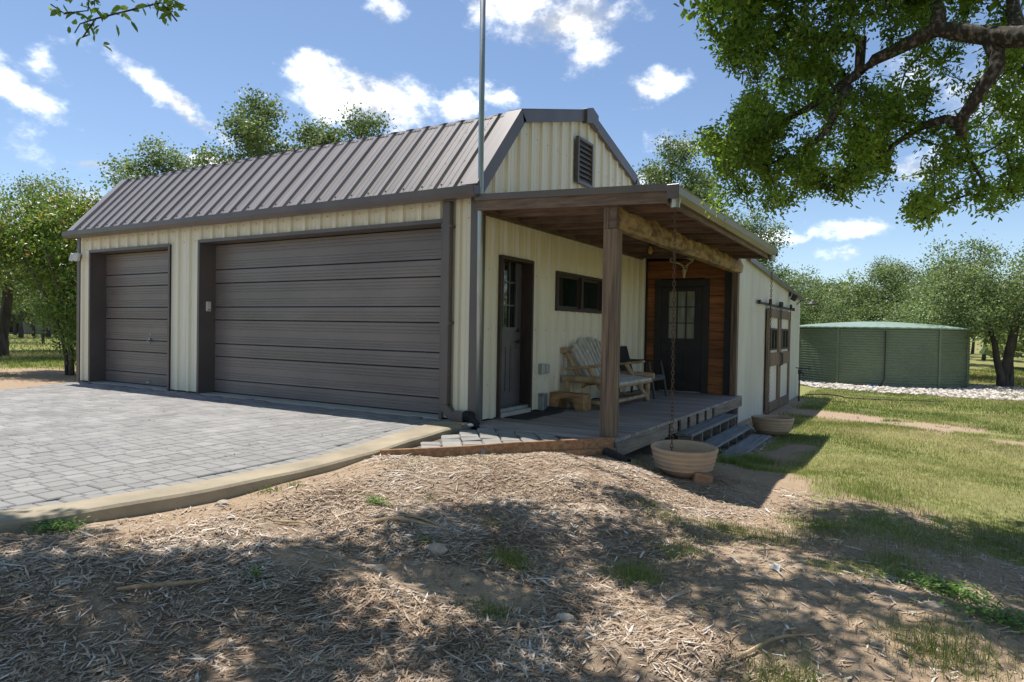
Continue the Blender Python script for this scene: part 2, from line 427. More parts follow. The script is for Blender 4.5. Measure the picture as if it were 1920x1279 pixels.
# ------------------------------------------------------------------ ground
CTRL = np.array([(.2, -5.2, -.055), (.4, -4.8, -.07), (.5, -4.2, -.085), (.55, -3.2, -.055), (.45, -2.2, -.035), (1.0, -1.7, -.075), (1.4, -1.0, -.10), (1.95, -.5, -.17), (2.6, -.1, -.34), (3.3, -.6, -.42),
                 (2.1, .6, -.32), (2.0, 1.6, -.42), (2.2, 3, -.54), (2.65, 2.3, -.51), (2.65, 4.0, -.53), (2.6, 4.8, -.52), (1.9, 6, -.55), (2.1, 9, -.63), (1.85, 14, -.62), (6, 0, -.56), (4.5, -4.5, -.52), (4.6, -7, -.55), (2.2, -5, -.30), (1.2, -7, -.25),
                 (3, -3, -.38), (2, -2.4, -.24), (1.3, -3.5, -.18), (8, 8, -.68), (4, 12, -.64), (4, 18, -.74), (3, 25, -.80), (8, 21, -.76), (0, 24, -.78), (9, 28, -.8), (15, 10, -.75), (15, -5, -.75), (8, 2, -.6), (6, 5, -.62),
                 (-1, -2, -.12), (-4, -2, -.12), (-4, -6, -.12), (-7, -3, -.12), (-6.5, -1, -.12), (-9, -9, -.03), (-1.5, -5, -.13), (-10, 3, -.06), (-12, -.6, -.03), (-9.6, -.8, -.03), (-9.0, -1.8, -.03), (-9.2, -3.5, -.03), (-13, 0, -.03), (-14, 4, -.05), (-20, 5, -.05), (-30, 14, -.05), (-4, 3, -.15), (-40, 30, 0), (-25, -5, -.06), (0, 4, -.3), (-3, 20, -.4), (-15, 20, -.2)])


def gh(x, y):
    x = np.asarray(x, float); y = np.asarray(y, float); sh = x.shape; X = x.ravel(); Y = y.ravel()
    out = np.empty(len(X))
    for i in range(0, len(X), 40000):
        d2 = (X[i:i + 40000, None] - CTRL[None, :, 0]) ** 2 + (Y[i:i + 40000, None] - CTRL[None, :, 1]) ** 2
        w = 1 / (d2 + .12) ** 2
        out[i:i + 40000] = (w * CTRL[None, :, 2]).sum(1) / w.sum(1)
    near = np.clip(1 - np.hypot(X - 3, Y + 2) / 14, 0, 1)
    onp = np.clip((X - curb_in(Y) - .3) * 4, 0, 1) * np.where(Y < .3, 1, np.clip((X - 1.9) * 3, 0, 1))
    out += onp * near * ((fbm(X, Y, .9, 1) - .5) * .09 + (vnoise(X, Y, .22, 5) - .5) * .03)
    # little eroded ledge and washed-out hollow in the mulch
    out += onp * .05 * np.exp(-(((X - 1.25) / .45) ** 2 + ((Y + 3.35) / .3) ** 2)) - onp * .06 * np.exp(-(((X - 1.9) / .75) ** 2 + ((Y + 3.85 + .0 * X) / .16) ** 2))
    return out.reshape(sh)


CURB = np.array([(-9.5, -3.6), (-8, -2.1), (-7, -1.3), (-6, -.62), (-5.5, -.30), (-5, -.06), (-4.5, .07), (-4, .15), (-3.5, .19), (-3, .18), (-2.5, .12), (-2, .0), (-1.5, -.13), (-1, -.25), (-.5, -.33), (-.1, -.37)])


def curb_in(y):
    return np.interp(y, CURB[:, 0], CURB[:, 1])


def seg_d(x, y, a, b):
    a = np.array(a); b = np.array(b); d = b - a; t = np.clip(((x - a[0]) * d[0] + (y - a[1]) * d[1]) / (d @ d), 0, 1)
    return np.hypot(x - a[0] - t * d[0], y - a[1] - t * d[1])


def zones(x, y):
    """mulch and grass cover, 0..1"""
    n = fbm(x, y, 1.3, 9); n2 = fbm(x, y, .5, 21)
    lawn = np.clip((y - (.35 + 1.4 * np.clip(3.4 - x, 0, 2)) + (n - .5) * 3.0) * .9, 0, 1) * np.clip((x - 2.5) * 2.5, 0, 1)
    lawn = np.maximum(lawn, np.clip((y - 6.2 + (n - .5) * 2) * .9, 0, 1) * np.clip((x - 2.0 + (n2 - .5) * .6) * 3, 0, 1))
    lawn = np.where(x > 5.6, np.maximum(lawn, np.clip((y + 1.0 + (n - .5) * 3) * .8, 0, 1)), lawn)
    track = np.clip(1 - seg_d(x, y, (2.6, 9.9), (6.6, 7.6)) / (.55 + .7 * n), 0, 1)
    track = np.maximum(track, .8 * np.clip(1 - seg_d(x, y, (2.6, 1.6), (3.2, 3.9)) / (.8 * n + .1), 0, 1))
    patch = np.clip((n2 - .56) * 9, 0, 1) * np.clip((x - 2.9) * 1.5, 0, 1) * np.clip((y + 3.4) * .8, 0, 1) * .9
    left = np.clip((-x - 11.0 + (n - .5) * 4) * .6, 0, 1)
    dl = np.clip(1 - np.hypot((x + 12.5) / 3.0, (y - .8) / 1.3), 0, 1)
    left = left * np.clip(1 - dl * 1.6, 0, 1)
    grass = np.maximum(np.maximum(lawn * np.clip(1 - track * 2.2, 0, 1), patch), left)
    grass = grass * np.clip(1 - np.clip((fbm(x, y, 1.1, 56) - .58) * 5, 0, .32) * (x > 0) * (y < 13), 0, 1)
    far = (np.hypot(x, y) > 30) | (y > 13)
    grass = np.where(far, np.maximum(grass, .85), grass)
    bareA = np.clip(1 - seg_d(x, y, (1.55, -4.15), (2.7, -3.6)) / (.16 + .16 * n), 0, 1)
    bareB = np.clip(1.25 - np.hypot((x - 4.75) / 1.1, (y + 2.1) / 1.9) + (n - .5) * 1.0, 0, 1)
    bareC = np.clip(1 - seg_d(x, y, (.55, -4.6), (.6, -2.6)) / (.25 + .25 * n), 0, 1)
    mul = np.clip((3.9 - x) * .9 + (n - .5) * 1.5 - np.clip(y + .2, 0, 5), 0, 1) * (x > curb_in(y) + .3)
    mul = np.maximum(mul, np.clip((-2.6 - y) * .8, 0, 1) * (x > curb_in(y) + .3) * np.clip(5.2 - x, 0, 1) * .8)
    mul = mul * np.clip(1 - 1.6 * np.maximum(np.maximum(bareA, bareB), bareC * .8), 0, 1)
    return np.clip(mul, 0, 1), np.clip(grass, 0, 1)


def axis_pts(a, b, step, lo, hi):
    mid = np.arange(a, b, step); out = [mid]
    p, s = b, step; up = []
    while p < hi: up.append(p); s = min(s * 1.16, 60); p += s
    q, s = a, step; dn = []
    while q > lo: s = min(s * 1.16, 60); q -= s; dn.append(q)
    return np.concatenate([np.array(dn[::-1]), mid, np.array(up)])


def make_ground():
    ax = axis_pts(-.6, 7.0, .07, -900, 900); ay = axis_pts(-6.6, 3.0, .07, -900, 900)
    X, Y = np.meshgrid(ax, ay); Z = gh(X, Y)
    V = np.stack([X.ravel(), Y.ravel(), Z.ravel()], 1); nx, ny = len(ax), len(ay)
    i = np.arange(nx * ny).reshape(ny, nx)
    F = np.stack([i[:-1, :-1], i[:-1, 1:], i[1:, 1:], i[1:, :-1]], -1).reshape(-1, 4)
    o = bulk('ground', V, F, 'ground', smooth=True)
    mu, gr = zones(X.ravel(), Y.ravel())
    a = o.data.attributes.new('zone', 'FLOAT_COLOR', 'POINT')
    a.data.foreach_set('color', np.stack([mu, gr, 0 * mu, 1 + 0 * mu], 1).astype(np.float32).ravel())
    tag(o, 'sloping soil, mulch and lawn all round the building', None, kind='structure')


make_ground()


# driveway of small concrete pavers, running bond with courses square to the facade
def paver_verts(x0, x1, y0, y1, zt, ch=.008, h=.05):
    return [(x0, y0, zt - h), (x1, y0, zt - h), (x1, y1, zt - h), (x0, y1, zt - h), (x0, y0, zt - ch), (x1, y0, zt - ch), (x1, y1, zt - ch), (x0, y1, zt - ch),
            (x0 + ch, y0 + ch, zt), (x1 - ch, y0 + ch, zt), (x1 - ch, y1 - ch, zt), (x0 + ch, y1 - ch, zt)]


PF = [(0, 1, 5, 4), (1, 2, 6, 5), (2, 3, 7, 6), (3, 0, 4, 7), (4, 5, 9, 8), (5, 6, 10, 9), (6, 7, 11, 10), (7, 4, 8, 11), (8, 9, 10, 11)]


def drive_left(y): return np.interp(y, [-9.5, -2.2, -1.64, 0], [-7.6, -8.25, -8.45, -9.25])


def make_driveway():
    ys = np.concatenate([np.arange(-9.5, -.3, .25), [-.3]])
    mb = MB()
    A = [(float(drive_left(y)), y, -.028) for y in ys]; B = [(float(curb_in(y)) + .02, y, -.028) for y in ys]
    mb.strip(A, B)
    drive = mb.build('driveway', 'joint_sand', None); tag(drive, 'grey paved driveway in front of the garage doors', None, kind='structure')
    P = []
    g = .006
    x = -15.9
    col = 0
    while x < .3:
        w = random.choice((.125, .125, .165, .165, .21)) if col % 1 == 0 else .13
        y = -9.4 + random.random() * .12
        while y < -.02:
            l = random.choice((.165, .17, .18, .125))
            yc = y + l / 2
            lim = float(curb_in(yc)) - .175
            if x < float(drive_left(yc)) + .01:
                y += l; continue
            if x + w < lim - .0 and y + l < .0:
                P.append((x + g / 2, x + w - g / 2, y + g / 2, y + l - g / 2, 0))
            elif x < lim - .05 and y + l < .0:
                P.append((x + g / 2, lim - g, y + g / 2, y + l - g / 2, 0))
            y += l
        x += w; col += 1
    # a soldier course hugging the kerb
    s = -9.3
    while s < -.25:
        t = .13
        y0, y1 = s, s + t
        a = float(curb_in(y0)); b = float(curb_in(y1))
        P.append((a, b, y0 + g / 2, y1 - g / 2, 1)); s += t / max(1, math.hypot(b - a, t) / t)
    cen = np.array([((p[0] + p[1]) / 2, (p[2] + p[3]) / 2, 0) for p in P]); pr = proj(cen)
    inf = (pr[:, 0] > -30) & (pr[:, 0] < 1950) & (pr[:, 1] < 1320) & (pr[:, 2] > 0)
    d = np.where(inf, np.linalg.norm(cen - CAMP, axis=1), 1e6)
    order = np.argsort(d); big = set(order[:300].tolist())
    V = []; F = []; R = []

    def verts(p, dz):
        if p[4] == 0: return paver_verts(p[0], p[1], p[2], p[3], dz)
        a, b, y0, y1 = p[:4]; vs = paver_verts(-.172, -.006, y0, y1, dz)
        return [((a + (b - a) * (v[1] - y0) / (y1 - y0)) + v[0], v[1], v[2]) for v in vs]
    for i, p in enumerate(P):
        dz = random.gauss(0, .0015)
        if i in big:
            mb = MB(); mb.add(verts(p, dz), PF); mb.build('paver', 'paver_piece', drive, recalc=False)
        else:
            n = len(V); V += verts(p, dz); F += [tuple(k + n for k in f) for f in PF]; R += [random.random()] * 12
    o = bulk('paver_field', V, F, 'paver', drive, R); o['kind'] = 'stuff'
    # kerb
    yy = np.concatenate([np.arange(-9.5, -.2, .12), [-.2]]); xi = curb_in(yy)
    # smooth the sampled line
    k = np.ones(7) / 7; xs = np.convolve(np.pad(xi, 3, mode='edge'), k, 'valid')
    tx = np.gradient(xs, yy); nrm = np.stack([1 / np.hypot(1, tx), -tx / np.hypot(1, tx)], 1)
    w = np.interp(yy, [-9, -3, -1.2, -.2], [.27, .27, .36, .40])
    prof = [(.0, -.3), (.0, .004), (.012, .014), (.5, .016), (.94, .012), (1.0, -.006), (1.03, -.3)]
    kb = MB(); rows = []
    for q, z in prof: rows.append([(xs[i] + nrm[i, 0] * w[i] * q, yy[i] + nrm[i, 1] * w[i] * q, z + .003 * math.sin(yy[i] * 7 + q)) for i in range(len(yy))])
    for a, b in zip(rows[:-1], rows[1:]): kb.strip(a, b)
    ko = kb.build('kerb', 'concrete', None, smooth=False); tag(ko, 'curved tan concrete kerb along the driveway edge', None, kind='structure')


make_driveway()


# patch of rougher pavers between kerb and deck, held by a timber edging
def make_patch():
    edge = [(.40, -2.15), (.83, -1.58), (1.2, -1.0), (1.86, -.21)]
    lim = lambda x: np.interp(x, [p[0] for p in edge], [p[1] for p in edge])
    mb = MB(); poly = [(.02, -.16), (.42, -2.1), (.83, -1.56), (1.2, -.98), (1.80, -.2)]
    mb.add([(p[0], p[1], -.055) for p in poly], [tuple(range(5))])
    base = mb.build('paved_patch', 'joint_sand'); tag(base, 'wedge of uneven grey pavers between kerb and deck', None, kind='structure')
    rot = math.radians(38); c, s = math.cos(rot), math.sin(rot)
    pol = [(.13, -.2), (.20, -.75), (.34, -1.3), (.47, -1.9), (.86, -1.42), (1.22, -.84), (1.66, -.2)]

    def inside(x, y):
        r = False; n = len(pol)
        for i in range(n):
            (x1, y1), (x2, y2) = pol[i], pol[(i + 1) % n]
            if (y1 > y) != (y2 > y) and x < (x2 - x1) * (y - y1) / (y2 - y1) + x1: r = not r
        return r
    for i in range(-16, 16):
        off = .1 if i % 2 else 0
        for j in range(-16, 16):
            a, b = i * .212, j * .245 + off
            cx, cy = .8 + a * c - b * s, -.9 + a * s + b * c
            if not inside(cx, cy): continue
            dz = -.020 + random.gauss(0, .003); t = random.gauss(0, .03)
            pv = paver_verts(-.099, .099, -.115, .115, 0, .010, .06)
            tx, ty = random.gauss(0, .022), random.gauss(0, .022); cc, ss = math.cos(rot + t), math.sin(rot + t)
            vs = [(cx + v[0] * cc - v[1] * ss, cy + v[0] * ss + v[1] * cc, v[2] + dz + v[0] * tx + v[1] * ty) for v in pv]
            vs = [(x + random.gauss(0, .004), y + random.gauss(0, .004), z) for x, y, z in vs]
            mb = MB(); mb.add(vs, PF); mb.build('paver', 'flag', base, recalc=False)
    t = thing('timber_edging', 'brown timber edging boards holding the paver wedge beside the deck', 'edging', (1.2, -1, -.1))
    pts = [(.38, -2.16), (.85, -1.57), (1.22, -.98), (1.87, -.185)]
    for k, (a, b) in enumerate(zip(pts[:-1], pts[1:])):
        MB().beam((a[0], a[1], -.05), (b[0], b[1], -.05 + .004 * k), .038, .135).build('board', 'timber', t, bevel=.004)
    MB().beam((1.35, -.87, -.13), (1.90, -.19, -.135), .034, .10).build('board', 'timber', t, bevel=.004)


make_patch()

# ------------------------------------------------------------------ garage building
G = thing('garage_building', 'cream ribbed-metal garage with brown gambrel roof and two roll-up doors', 'building', (-4.6, 3, 0))
LEN = -9.26; WID = 6.0
ROOF = [(-.17, 2.85), (.85, 4.02), (3.0, 4.63), (5.15, 4.02), (6.17, 2.85)]
ridge_z = lambda y: np.interp(y, [p[0] for p in ROOF], [p[1] for p in ROOF])
# solid black cores added behind the metal skins against light leaks (with the real openings left out)
DOORS = [(-8.83, -6.34, 2.46), (-5.48, -.545, 2.48)]
REC = .27
core = MB()
for a, b in ((LEN + .02, -8.83), (-6.34, -5.48), (-.545, -.012)): core.box(a, b, .012, REC + .1, -.1, 2.48)
core.box(LEN + .02, -.012, .012, REC + .1, 2.4825, 2.84)
core.box(LEN + .02, LEN + .12, REC + .1, WID - .1, -.1, 2.84); core.box(LEN + .02, -.012, WID - .1, WID, -.1, 2.84)
core.build('wall_core', 'dark_gap', G)
gc = MB()                                              # gable wall core round door and window openings
DY0, DY1, DZ1 = .45, 1.31, 2.10
WY0, WY1, WZ0, WZ1 = 2.03, 3.77, 1.44, 2.03
for (a, b, z0, z1) in ((REC + .1, DY0, 0, 2.84), (DY0, DY1, DZ1, 2.84), (DY1, WY0, 0, 2.84), (WY0, WY1, 0, WZ0), (WY0, WY1, WZ1, 2.84), (WY1, WID - .1, 0, 2.84)):
    gc.box(-.14, -.012, a, b, z0 - .02, z1)
gc.prism([(y, z - .06) for y, z in ROOF[1:4]] + [(5.95, 2.842), (.05, 2.842)], 'x', -.14, -.012)
gc.prism([(y, z - .06) for y, z in ROOF[1:4]] + [(5.95, 2.842), (.05, 2.842)], 'x', LEN + .02, LEN + .1)
gc.build('gable_core', 'dark_gap', G)


def rib_profile(u0, u1, extra=()):
    pts = {}
    k0 = int(math.floor(u0 / .305)) - 1; k1 = int(math.ceil(u1 / .305)) + 1

    def d(u):
        t = abs((u / .305) - round(u / .305)) * .305
        r = max(0, min(1, (.046 - t) / .016)) * .036
        for q in (.105,):
            tt = abs(t - q); r = max(r, max(0, min(1, (.014 - tt) / .006)) * .005)
        return r
    us = {u0, u1, *[e for e in extra if u0 < e < u1]}
    for k in range(k0, k1 + 1):
        for o in (.030, .046, .091, .097, .113, .119):
            for sgn in (-1, 1):
                u = k * .305 + sgn * o
                if u0 < u < u1: us.add(u)
    us = sorted(us)
    return [(u, d(u)) for u in us]


def siding(parent, fn, u0, u1, zb, zt, m='cream_metal', extra=(), seam=.915):
    k = math.floor(u0 / seam); a = u0
    while a < u1 - 1e-4:
        k += 1; b = min(u1, k * seam)
        if b - a < .02 and b < u1: b = min(u1, (k + 1) * seam); k += 1
        pr = rib_profile(a, b - .0015, extra); mb = MB()
        mb.strip([fn(u, d, zb) for u, d in pr], [fn(u, d, float(zt(u))) for u, d in pr])
        mb.build('wall_panel', m, parent, recalc=False)
        a = b


fac = lambda u, d, z: (u, -d, z)
c = lambda v: (lambda u: v)
for a, b, z in ((LEN, -8.83 - .03, 0), (-8.83 - .03, -6.34 + .03, 2.49), (-6.34 + .03, -5.48 - .03, 0), (-5.48 - .03, -.545 + .03, 2.51), (-.545 + .03, 0, 0)):
    siding(G, fac, a, b, z + (.02 if z == 0 else 0), c(2.76))
gab = lambda u, d, z: (d, u, z)
top = lambda u: ridge_z(u) - .07
for a, b, z0, zt in ((.0, DY0 - .0, .02, top), (DY0, DY1, DZ1, top), (DY1, WY0, .02, top), (WY0, WY1, .02, c(WZ0)), (WY0, WY1, WZ1, top), (WY1, WID, .02, top)):
    siding(G, gab, a, b, z0, zt, extra=(.85, 3.0, 5.15))
siding(G, lambda u, d, z: (LEN - d, u, z), 0, WID, 0, top, extra=(.85, 3.0, 5.15))
siding(G, lambda u, d, z: (u, WID + d, z), LEN, 0, 0, c(2.8))
# screws
sc = MB()
for z in (.45, 1.15, 1.9, 2.55):
    for k in range(0, 40):
        y = .07 + k * .1525
        if y > 5.9 or (DY0 < y < DY1 and z < DZ1) or (WY0 - .02 < y < WY1 + .02 and WZ0 - .02 < z < WZ1 + .02): continue
        sc.box(0, .009, y - .006, y + .006, z - .006, z + .006)
for z, lo, hi in ((3.3, .35, 5.6), (3.8, .8, 5.2), (2.95, .2, 5.8)):
    y = lo
    while y < hi: sc.box(0, .009, y - .006, y + .006, z - .006, z + .006); y += .305
for z in (2.515, 2.70):
    for k in range(60):
        x = LEN + .1 + k * .1525
        if x < -.1: sc.box(x - .006, x + .006, -.009, 0, z - .006, z + .006)
o = sc.build('wall_screw', 'galvanised', G); o['kind'] = 'stuff'


# roof panels
def roof_panels(p, q, m='roof_metal', ends=True, simple=False):
    (y0, z0), (y1, z1) = p, q; L = math.hypot(y1 - y0, z1 - z0); n = (-(z1 - z0) / L, (y1 - y0) / L)
    a = LEN - .03; seam = .915; k = math.floor(a / seam)
    while a < .03:
        k += 1; b = min(.03, k * seam)
        pr = rib_profile(a, b - .001); mb = MB()
        A = [(u, y0 + n[0] * d, z0 + n[1] * d) for u, d in pr]; B = [(u, y1 + n[0] * d, z1 + n[1] * d) for u, d in pr]
        mb.strip(A, B)
        mb.build('roof_panel', m, G, recalc=False); a = b


for p, q in zip(ROOF[:-1], ROOF[1:]): roof_panels(p, q)
ru = MB()                                              # solid sheathing under the sheets
for (y0, z0), (y1, z1) in zip(ROOF[:-1], ROOF[1:]):
    L = math.hypot(y1 - y0, z1 - z0); n = (-(z1 - z0) / L, (y1 - y0) / L)
    ru.prism([(y0 - n[0] * .006, z0 - n[1] * .006), (y1 - n[0] * .006, z1 - n[1] * .006), (y1 - n[0] * .05, z1 - n[1] * .05), (y0 - n[0] * .05, z0 - n[1] * .05)], 'x', LEN - .02, .012)
ru.build('roof_sheathing', 'dark_gap', G)
rs = MB()
(y0, z0), (y1, z1) = ROOF[0], ROOF[1]
for t in (.07, .36, .68, .80):
    k = 0; x = LEN + .05
    while x < -.05:
        y, z = y0 + (y1 - y0) * t, z0 + (z1 - z0) * t
        rs.box(x - .008, x + .008, y - .014, y + .002, z - .004, z + .014); x += .1525 if t < .1 else .305
o = rs.build('roof_screw', 'brown_metal', G); o['kind'] = 'stuff'
# cap strip along the break between lower and upper slope, with ribs closing under it
cap = MB(); pr = rib_profile(LEN - .03, .03)
A = [(u, .842 - d * .75, 4.016 + d * .66 + .004) for u, d in pr]; Bq = [(u, .90, 4.034 + .034) for u, d in pr]
A0 = [(u, .825 - d * .75, 3.996 + d * .66 + .004) for u, d in pr]
cap.strip(A0, A); cap.strip(A, Bq); cap.build('roof_cap', 'brown_metal', G, recalc=False)
# rake trim: flat flange on the roof and fascia on the gable
for (p, q) in zip(ROOF[:-1], ROOF[1:]):
    (y0, z0), (y1, z1) = p, q; L = math.hypot(y1 - y0, z1 - z0); n = (-(z1 - z0) / L, (y1 - y0) / L)
    for (xa, xb) in ((-.15, .085), (LEN - .085, LEN + .13)):
        mb = MB(); mb.prism([(y0 + n[0] * .038, z0 + n[1] * .038), (y1 + n[0] * .038, z1 + n[1] * .038), (y1 + n[0] * .046, z1 + n[1] * .046), (y0 + n[0] * .046, z0 + n[1] * .046)], 'x', xa, xb)
        mb.build('rake_flange', 'roof_metal', G)
    for (xa, xb) in ((.030, .083), (LEN - .083, LEN - .03)):
        mb = MB(); mb.prism([(y0 + n[0] * .034, z0 + n[1] * .034), (y1 + n[0] * .034, z1 + n[1] * .034), (y1 - n[0] * .13, z1 - n[1] * .13), (y0 - n[0] * .13, z0 - n[1] * .13)], 'x', xa, xb)
        mb.build('rake_fascia', 'brown_metal', G)
# ridge end cap
rc = MB(); rc.prism([(2.78, 4.40), (2.78, 4.63), (3.0, 4.70), (3.22, 4.63), (3.22, 4.40), (3.0, 4.46)], 'x', .045, .125); rc.build('ridge_end_cap', 'brown_metal', G, bevel=.004)
rc = MB(); rc.prism([(2.75, 4.59), (3.0, 4.675), (3.25, 4.59), (3.25, 4.61), (3.0, 4.695), (2.75, 4.61)], 'x', LEN - .05, .044); rc.build('ridge_cap', 'brown_metal', G)
# eaves gutter, straps, soffit
gut = MB(); outer = [(-.155, 2.845), (-.155, 2.72), (-.25, 2.72), (-.292, 2.77), (-.292, 2.848), (-.283, 2.848), (-.283, 2.773), (-.247, 2.729), (-.164, 2.729), (-.164, 2.845)]
gut.prism(outer, 'x', LEN - .1, .10); go = gut.build('gutter', 'brown_metal', G)
for xx in (LEN - .1, .098): MB().prism(outer[:5], 'x', xx - .003, xx + .004).build('gutter_end', 'brown_metal', G)
x = LEN + .4
while x < -.1:
    MB().box(x - .012, x + .012, -.29, -.12, 2.849, 2.853).build('gutter_strap', 'roof_metal', go); x += .61
box('soffit', 'brown_metal', G, LEN - .02, .02, -.154, -.003, 2.765, 2.785)
# corner trims
for (xa, xb, nm) in ((-.105, .035, 0), (LEN - .04, LEN + .06, 1)):
    box('corner_trim', 'brown_metal', G, xa, xb, -.046, -.040, .0, 2.764, 0)
    if nm == 0: box('corner_trim', 'brown_metal', G, .038, .046, -.0395, .06, .0, 2.764)
    else: box('corner_trim', 'brown_metal', G, LEN - .04, LEN - .034, -.0395, .06, .0, 2.764)
# garage doors: recessed, ribbed sections, jambs, header and edge trim
for di, (a, b, h) in enumerate(DOORS):
    d = thing('garage_door', '', '', ((a + b) / 2, REC, 0));
    d.parent = G; d.matrix_parent_inverse = Matrix.Translation(-G.location)
    if di == 0: d['label'] = 'narrow brown roll-up garage door'
    else: d['label'] = 'wide brown roll-up garage door'
    zs = [0.02, .615, 1.225, 1.835, h - .0]
    for k in range(4):
        z0, z1 = zs[k], zs[k + 1]; H = z1 - z0
        pr = [(0, .0), (.006, .012)]
        for zc in (.045, .085, .130, .255, .290, .330, .455, .495, .545):
            if zc > .2 and pr[-1][0] < .2: pr += [(.196, .012), (.206, -.006), (.214, -.006), (.218, .014)]
            pr += [(zc - .008, .012), (zc - .003, .017), (zc + .003, .017), (zc + .008, .012)]
        pr += [(.588, .012), (.598, -.004), (.606, -.004)]
        sca = H / .606; mb = MB()
        mb.strip([(a - .01, REC - dd, z0 + zz * sca) for zz, dd in pr], [(b + .01, REC - dd, z0 + zz * sca) for zz, dd in pr])
        mb.build('door_section', 'door_metal', d, recalc=False)
    box('bottom_seal', 'rubber', d, a, b, REC - .01, REC + .02, .0, .022)
    box('backing', 'dark_gap', d, a - .02, b + .02, REC + .004, REC + .03, .0, h + .01)
    e = .004
    box('jamb', 'brown_metal', G, a - .012, a + e, -.045, REC, .0, h); box('jamb', 'brown_metal', G, b - e, b + .012, -.045, REC, .0, h)
    box('lintel', 'brown_metal', G, a + e, b - e, -.045, REC, h - e, h + .012)
    box('edge_trim', 'brown_metal', G, a - .045, a - .012, -.046, -.037, .0, h + .045); box('edge_trim', 'brown_metal', G, b + .012, b + .045, -.046, -.037, 0, h + .045)
    box('edge_trim', 'brown_metal', G, a - .012, b + .012, -.046, -.037, h + .012, h + .045)
    box('door_sill', 'slab', G, a, b, -.02, REC + .0, -.08, .006)
    if di == 0:
        hx = -7.33
        mb = MB(); mb.tube([(hx, REC - .012, .86), (hx, REC - .045, .86)], .02, 10); mb.tube([(hx - .05, REC - .05, .83), (hx + .04, REC - .05, .78)], .011, 8); mb.build('door_handle', 'galvanised', d)
        MB().tube([(hx, REC - .012, .95), (hx, REC - .026, .95)], .016, 10).build('lock', 'galvanised', d)
        mb = MB(); mb.tube([(hx - .08, REC - .03, .07), (hx + .02, REC - .03, .06)], .008, 6); mb.box(hx - .1, hx - .05, REC - .03, REC - .01, .04, .075); mb.tube([(hx - .02, REC - .03, .07), (hx - .02, REC - .03, .13)], .006, 6); mb.build('latch', 'galvanised', d)
box('floor_slab', 'slab', G, LEN, 0, -.012, WID, -.2, -.004)
# entry door in the gable wall
DX = -.17
d = thing('entry_door', '', '', (DX, .88, .1)); d['label'] = 'dark entry door with nine panes in the gable wall'; d.parent = G; d.matrix_parent_inverse = Matrix.Translation(-G.location)


def panel_door(parent, fn, w, h, m, pane, lite=(.16, 1.05, .93), panels=((.14, .40, .18, .82), (.50, .76, .18, .82)), grid=(3, 3)):
    """door leaf in local (u along width, d outward, z); fn maps to world. Rails, panes and panels are separate"""
    def bx(name, mm, u0, u1, d0, d1, z0, z1, par=parent, bevel=.0):
        vs = [fn(u, d, z) for z in (z0, z1) for d in (d0, d1) for u in (u0, u1)]
        mb = MB(); mb.add(vs, [(0, 2, 3, 1), (4, 5, 7, 6), (0, 1, 5, 4), (2, 6, 7, 3), (0, 4, 6, 2), (1, 3, 7, 5)]); return mb.build(name, mm, par, bevel)
    lu0, lz0, lz1 = lite[0], lite[1], lite[1] + lite[2]; lu1 = w - lu0
    bx('leaf', m, 0, w, 0, .035, 0, lz0); bx('leaf', m, 0, w, 0, .035, lz1, h)
    bx('leaf', m, 0, lu0, 0, .035, lz0, lz1); bx('leaf', m, lu1, w, 0, .035, lz0, lz1)
    for (z0, z1, u0, u1) in ((lz0 - .03, lz0 + .012, lu0 - .03, lu1 + .03), (lz1 - .012, lz1 + .03, lu0 - .03, lu1 + .03)): bx('lite_frame', m, u0, u1, .035, .05, z0, z1)
    for (u0, u1) in ((lu0 - .03, lu0 + .012), (lu1 - .012, lu1 + .03)): bx('lite_frame', m, u0, u1, .035, .05, lz0 + .012, lz1 - .012)
    nx, nz = grid; pw, ph = (lu1 - lu0) / nx, (lz1 - lz0) / nz
    for i in range(nx):
        for j in range(nz): bx('pane', pane, lu0 + i * pw + .003, lu0 + (i + 1) * pw - .003, .010, .016, lz0 + j * ph + .003, lz0 + (j + 1) * ph - .003)
    for i in range(1, nx): bx('muntin', m, lu0 + i * pw - .010, lu0 + i * pw + .010, .016, .034, lz0, lz1)
    for j in range(1, nz): bx('muntin', m, lu0 + .0, lu1, .0165, .0335, lz0 + j * ph - .010, lz0 + j * ph + .010)
    for (u0, u1, z0, z1) in panels:
        bx('panel_moulding', m, u0, u1, .035, .044, z0, z0 + .022); bx('panel_moulding', m, u0, u1, .035, .044, z1 - .022, z1)
        bx('panel_moulding', m, u0, u0 + .022, .035, .044, z0 + .022, z1 - .022); bx('panel_moulding', m, u1 - .022, u1, .035, .044, z0 + .022, z1 - .022)
        bx('panel_field', m, u0 + .05, u1 - .05, .035, .041, z0 + .05, z1 - .05, bevel=.004)


panel_door(d, lambda u, dd, z: (DX + dd, DY0 + .04 + u, .115 + z), .78, 1.94, 'entry_door', 'pane_dark')
mb = MB(); mb.tube([(DX + .035, DY1 - .13, .98), (DX + .085, DY1 - .13, .98)], .022, 10); mb.tube([(DX + .08, DY1 - .13, .98), (DX + .08, DY1 - .22, .98)], .01, 8); mb.build('door_handle', 'iron', d)
MB().tube([(DX + .035, DY1 - .13, 1.14), (DX + .055, DY1 - .13, 1.14)], .026, 12).build('lock', 'iron', d)
for (y0, y1, z0, z1) in ((DY0 - .005, DY0 + .04, .02, DZ1), (DY1 - .04, DY1 + .005, .02, DZ1)): box('door_jamb', 'frame_brown', G, DX - .02, .042, y0, y1, z0, z1)
box('door_head', 'frame_brown', G, DX - .02, .042, DY0 + .04, DY1 - .04, DZ1 - .045, DZ1 + .004)
box('door_dark_sheet', 'dark_gap', G, DX - .06, DX - .022, DY0 - .1, DY1 + .1, 0, DZ1 + .1)  # solid near-black sheet in place of the dark behind the door
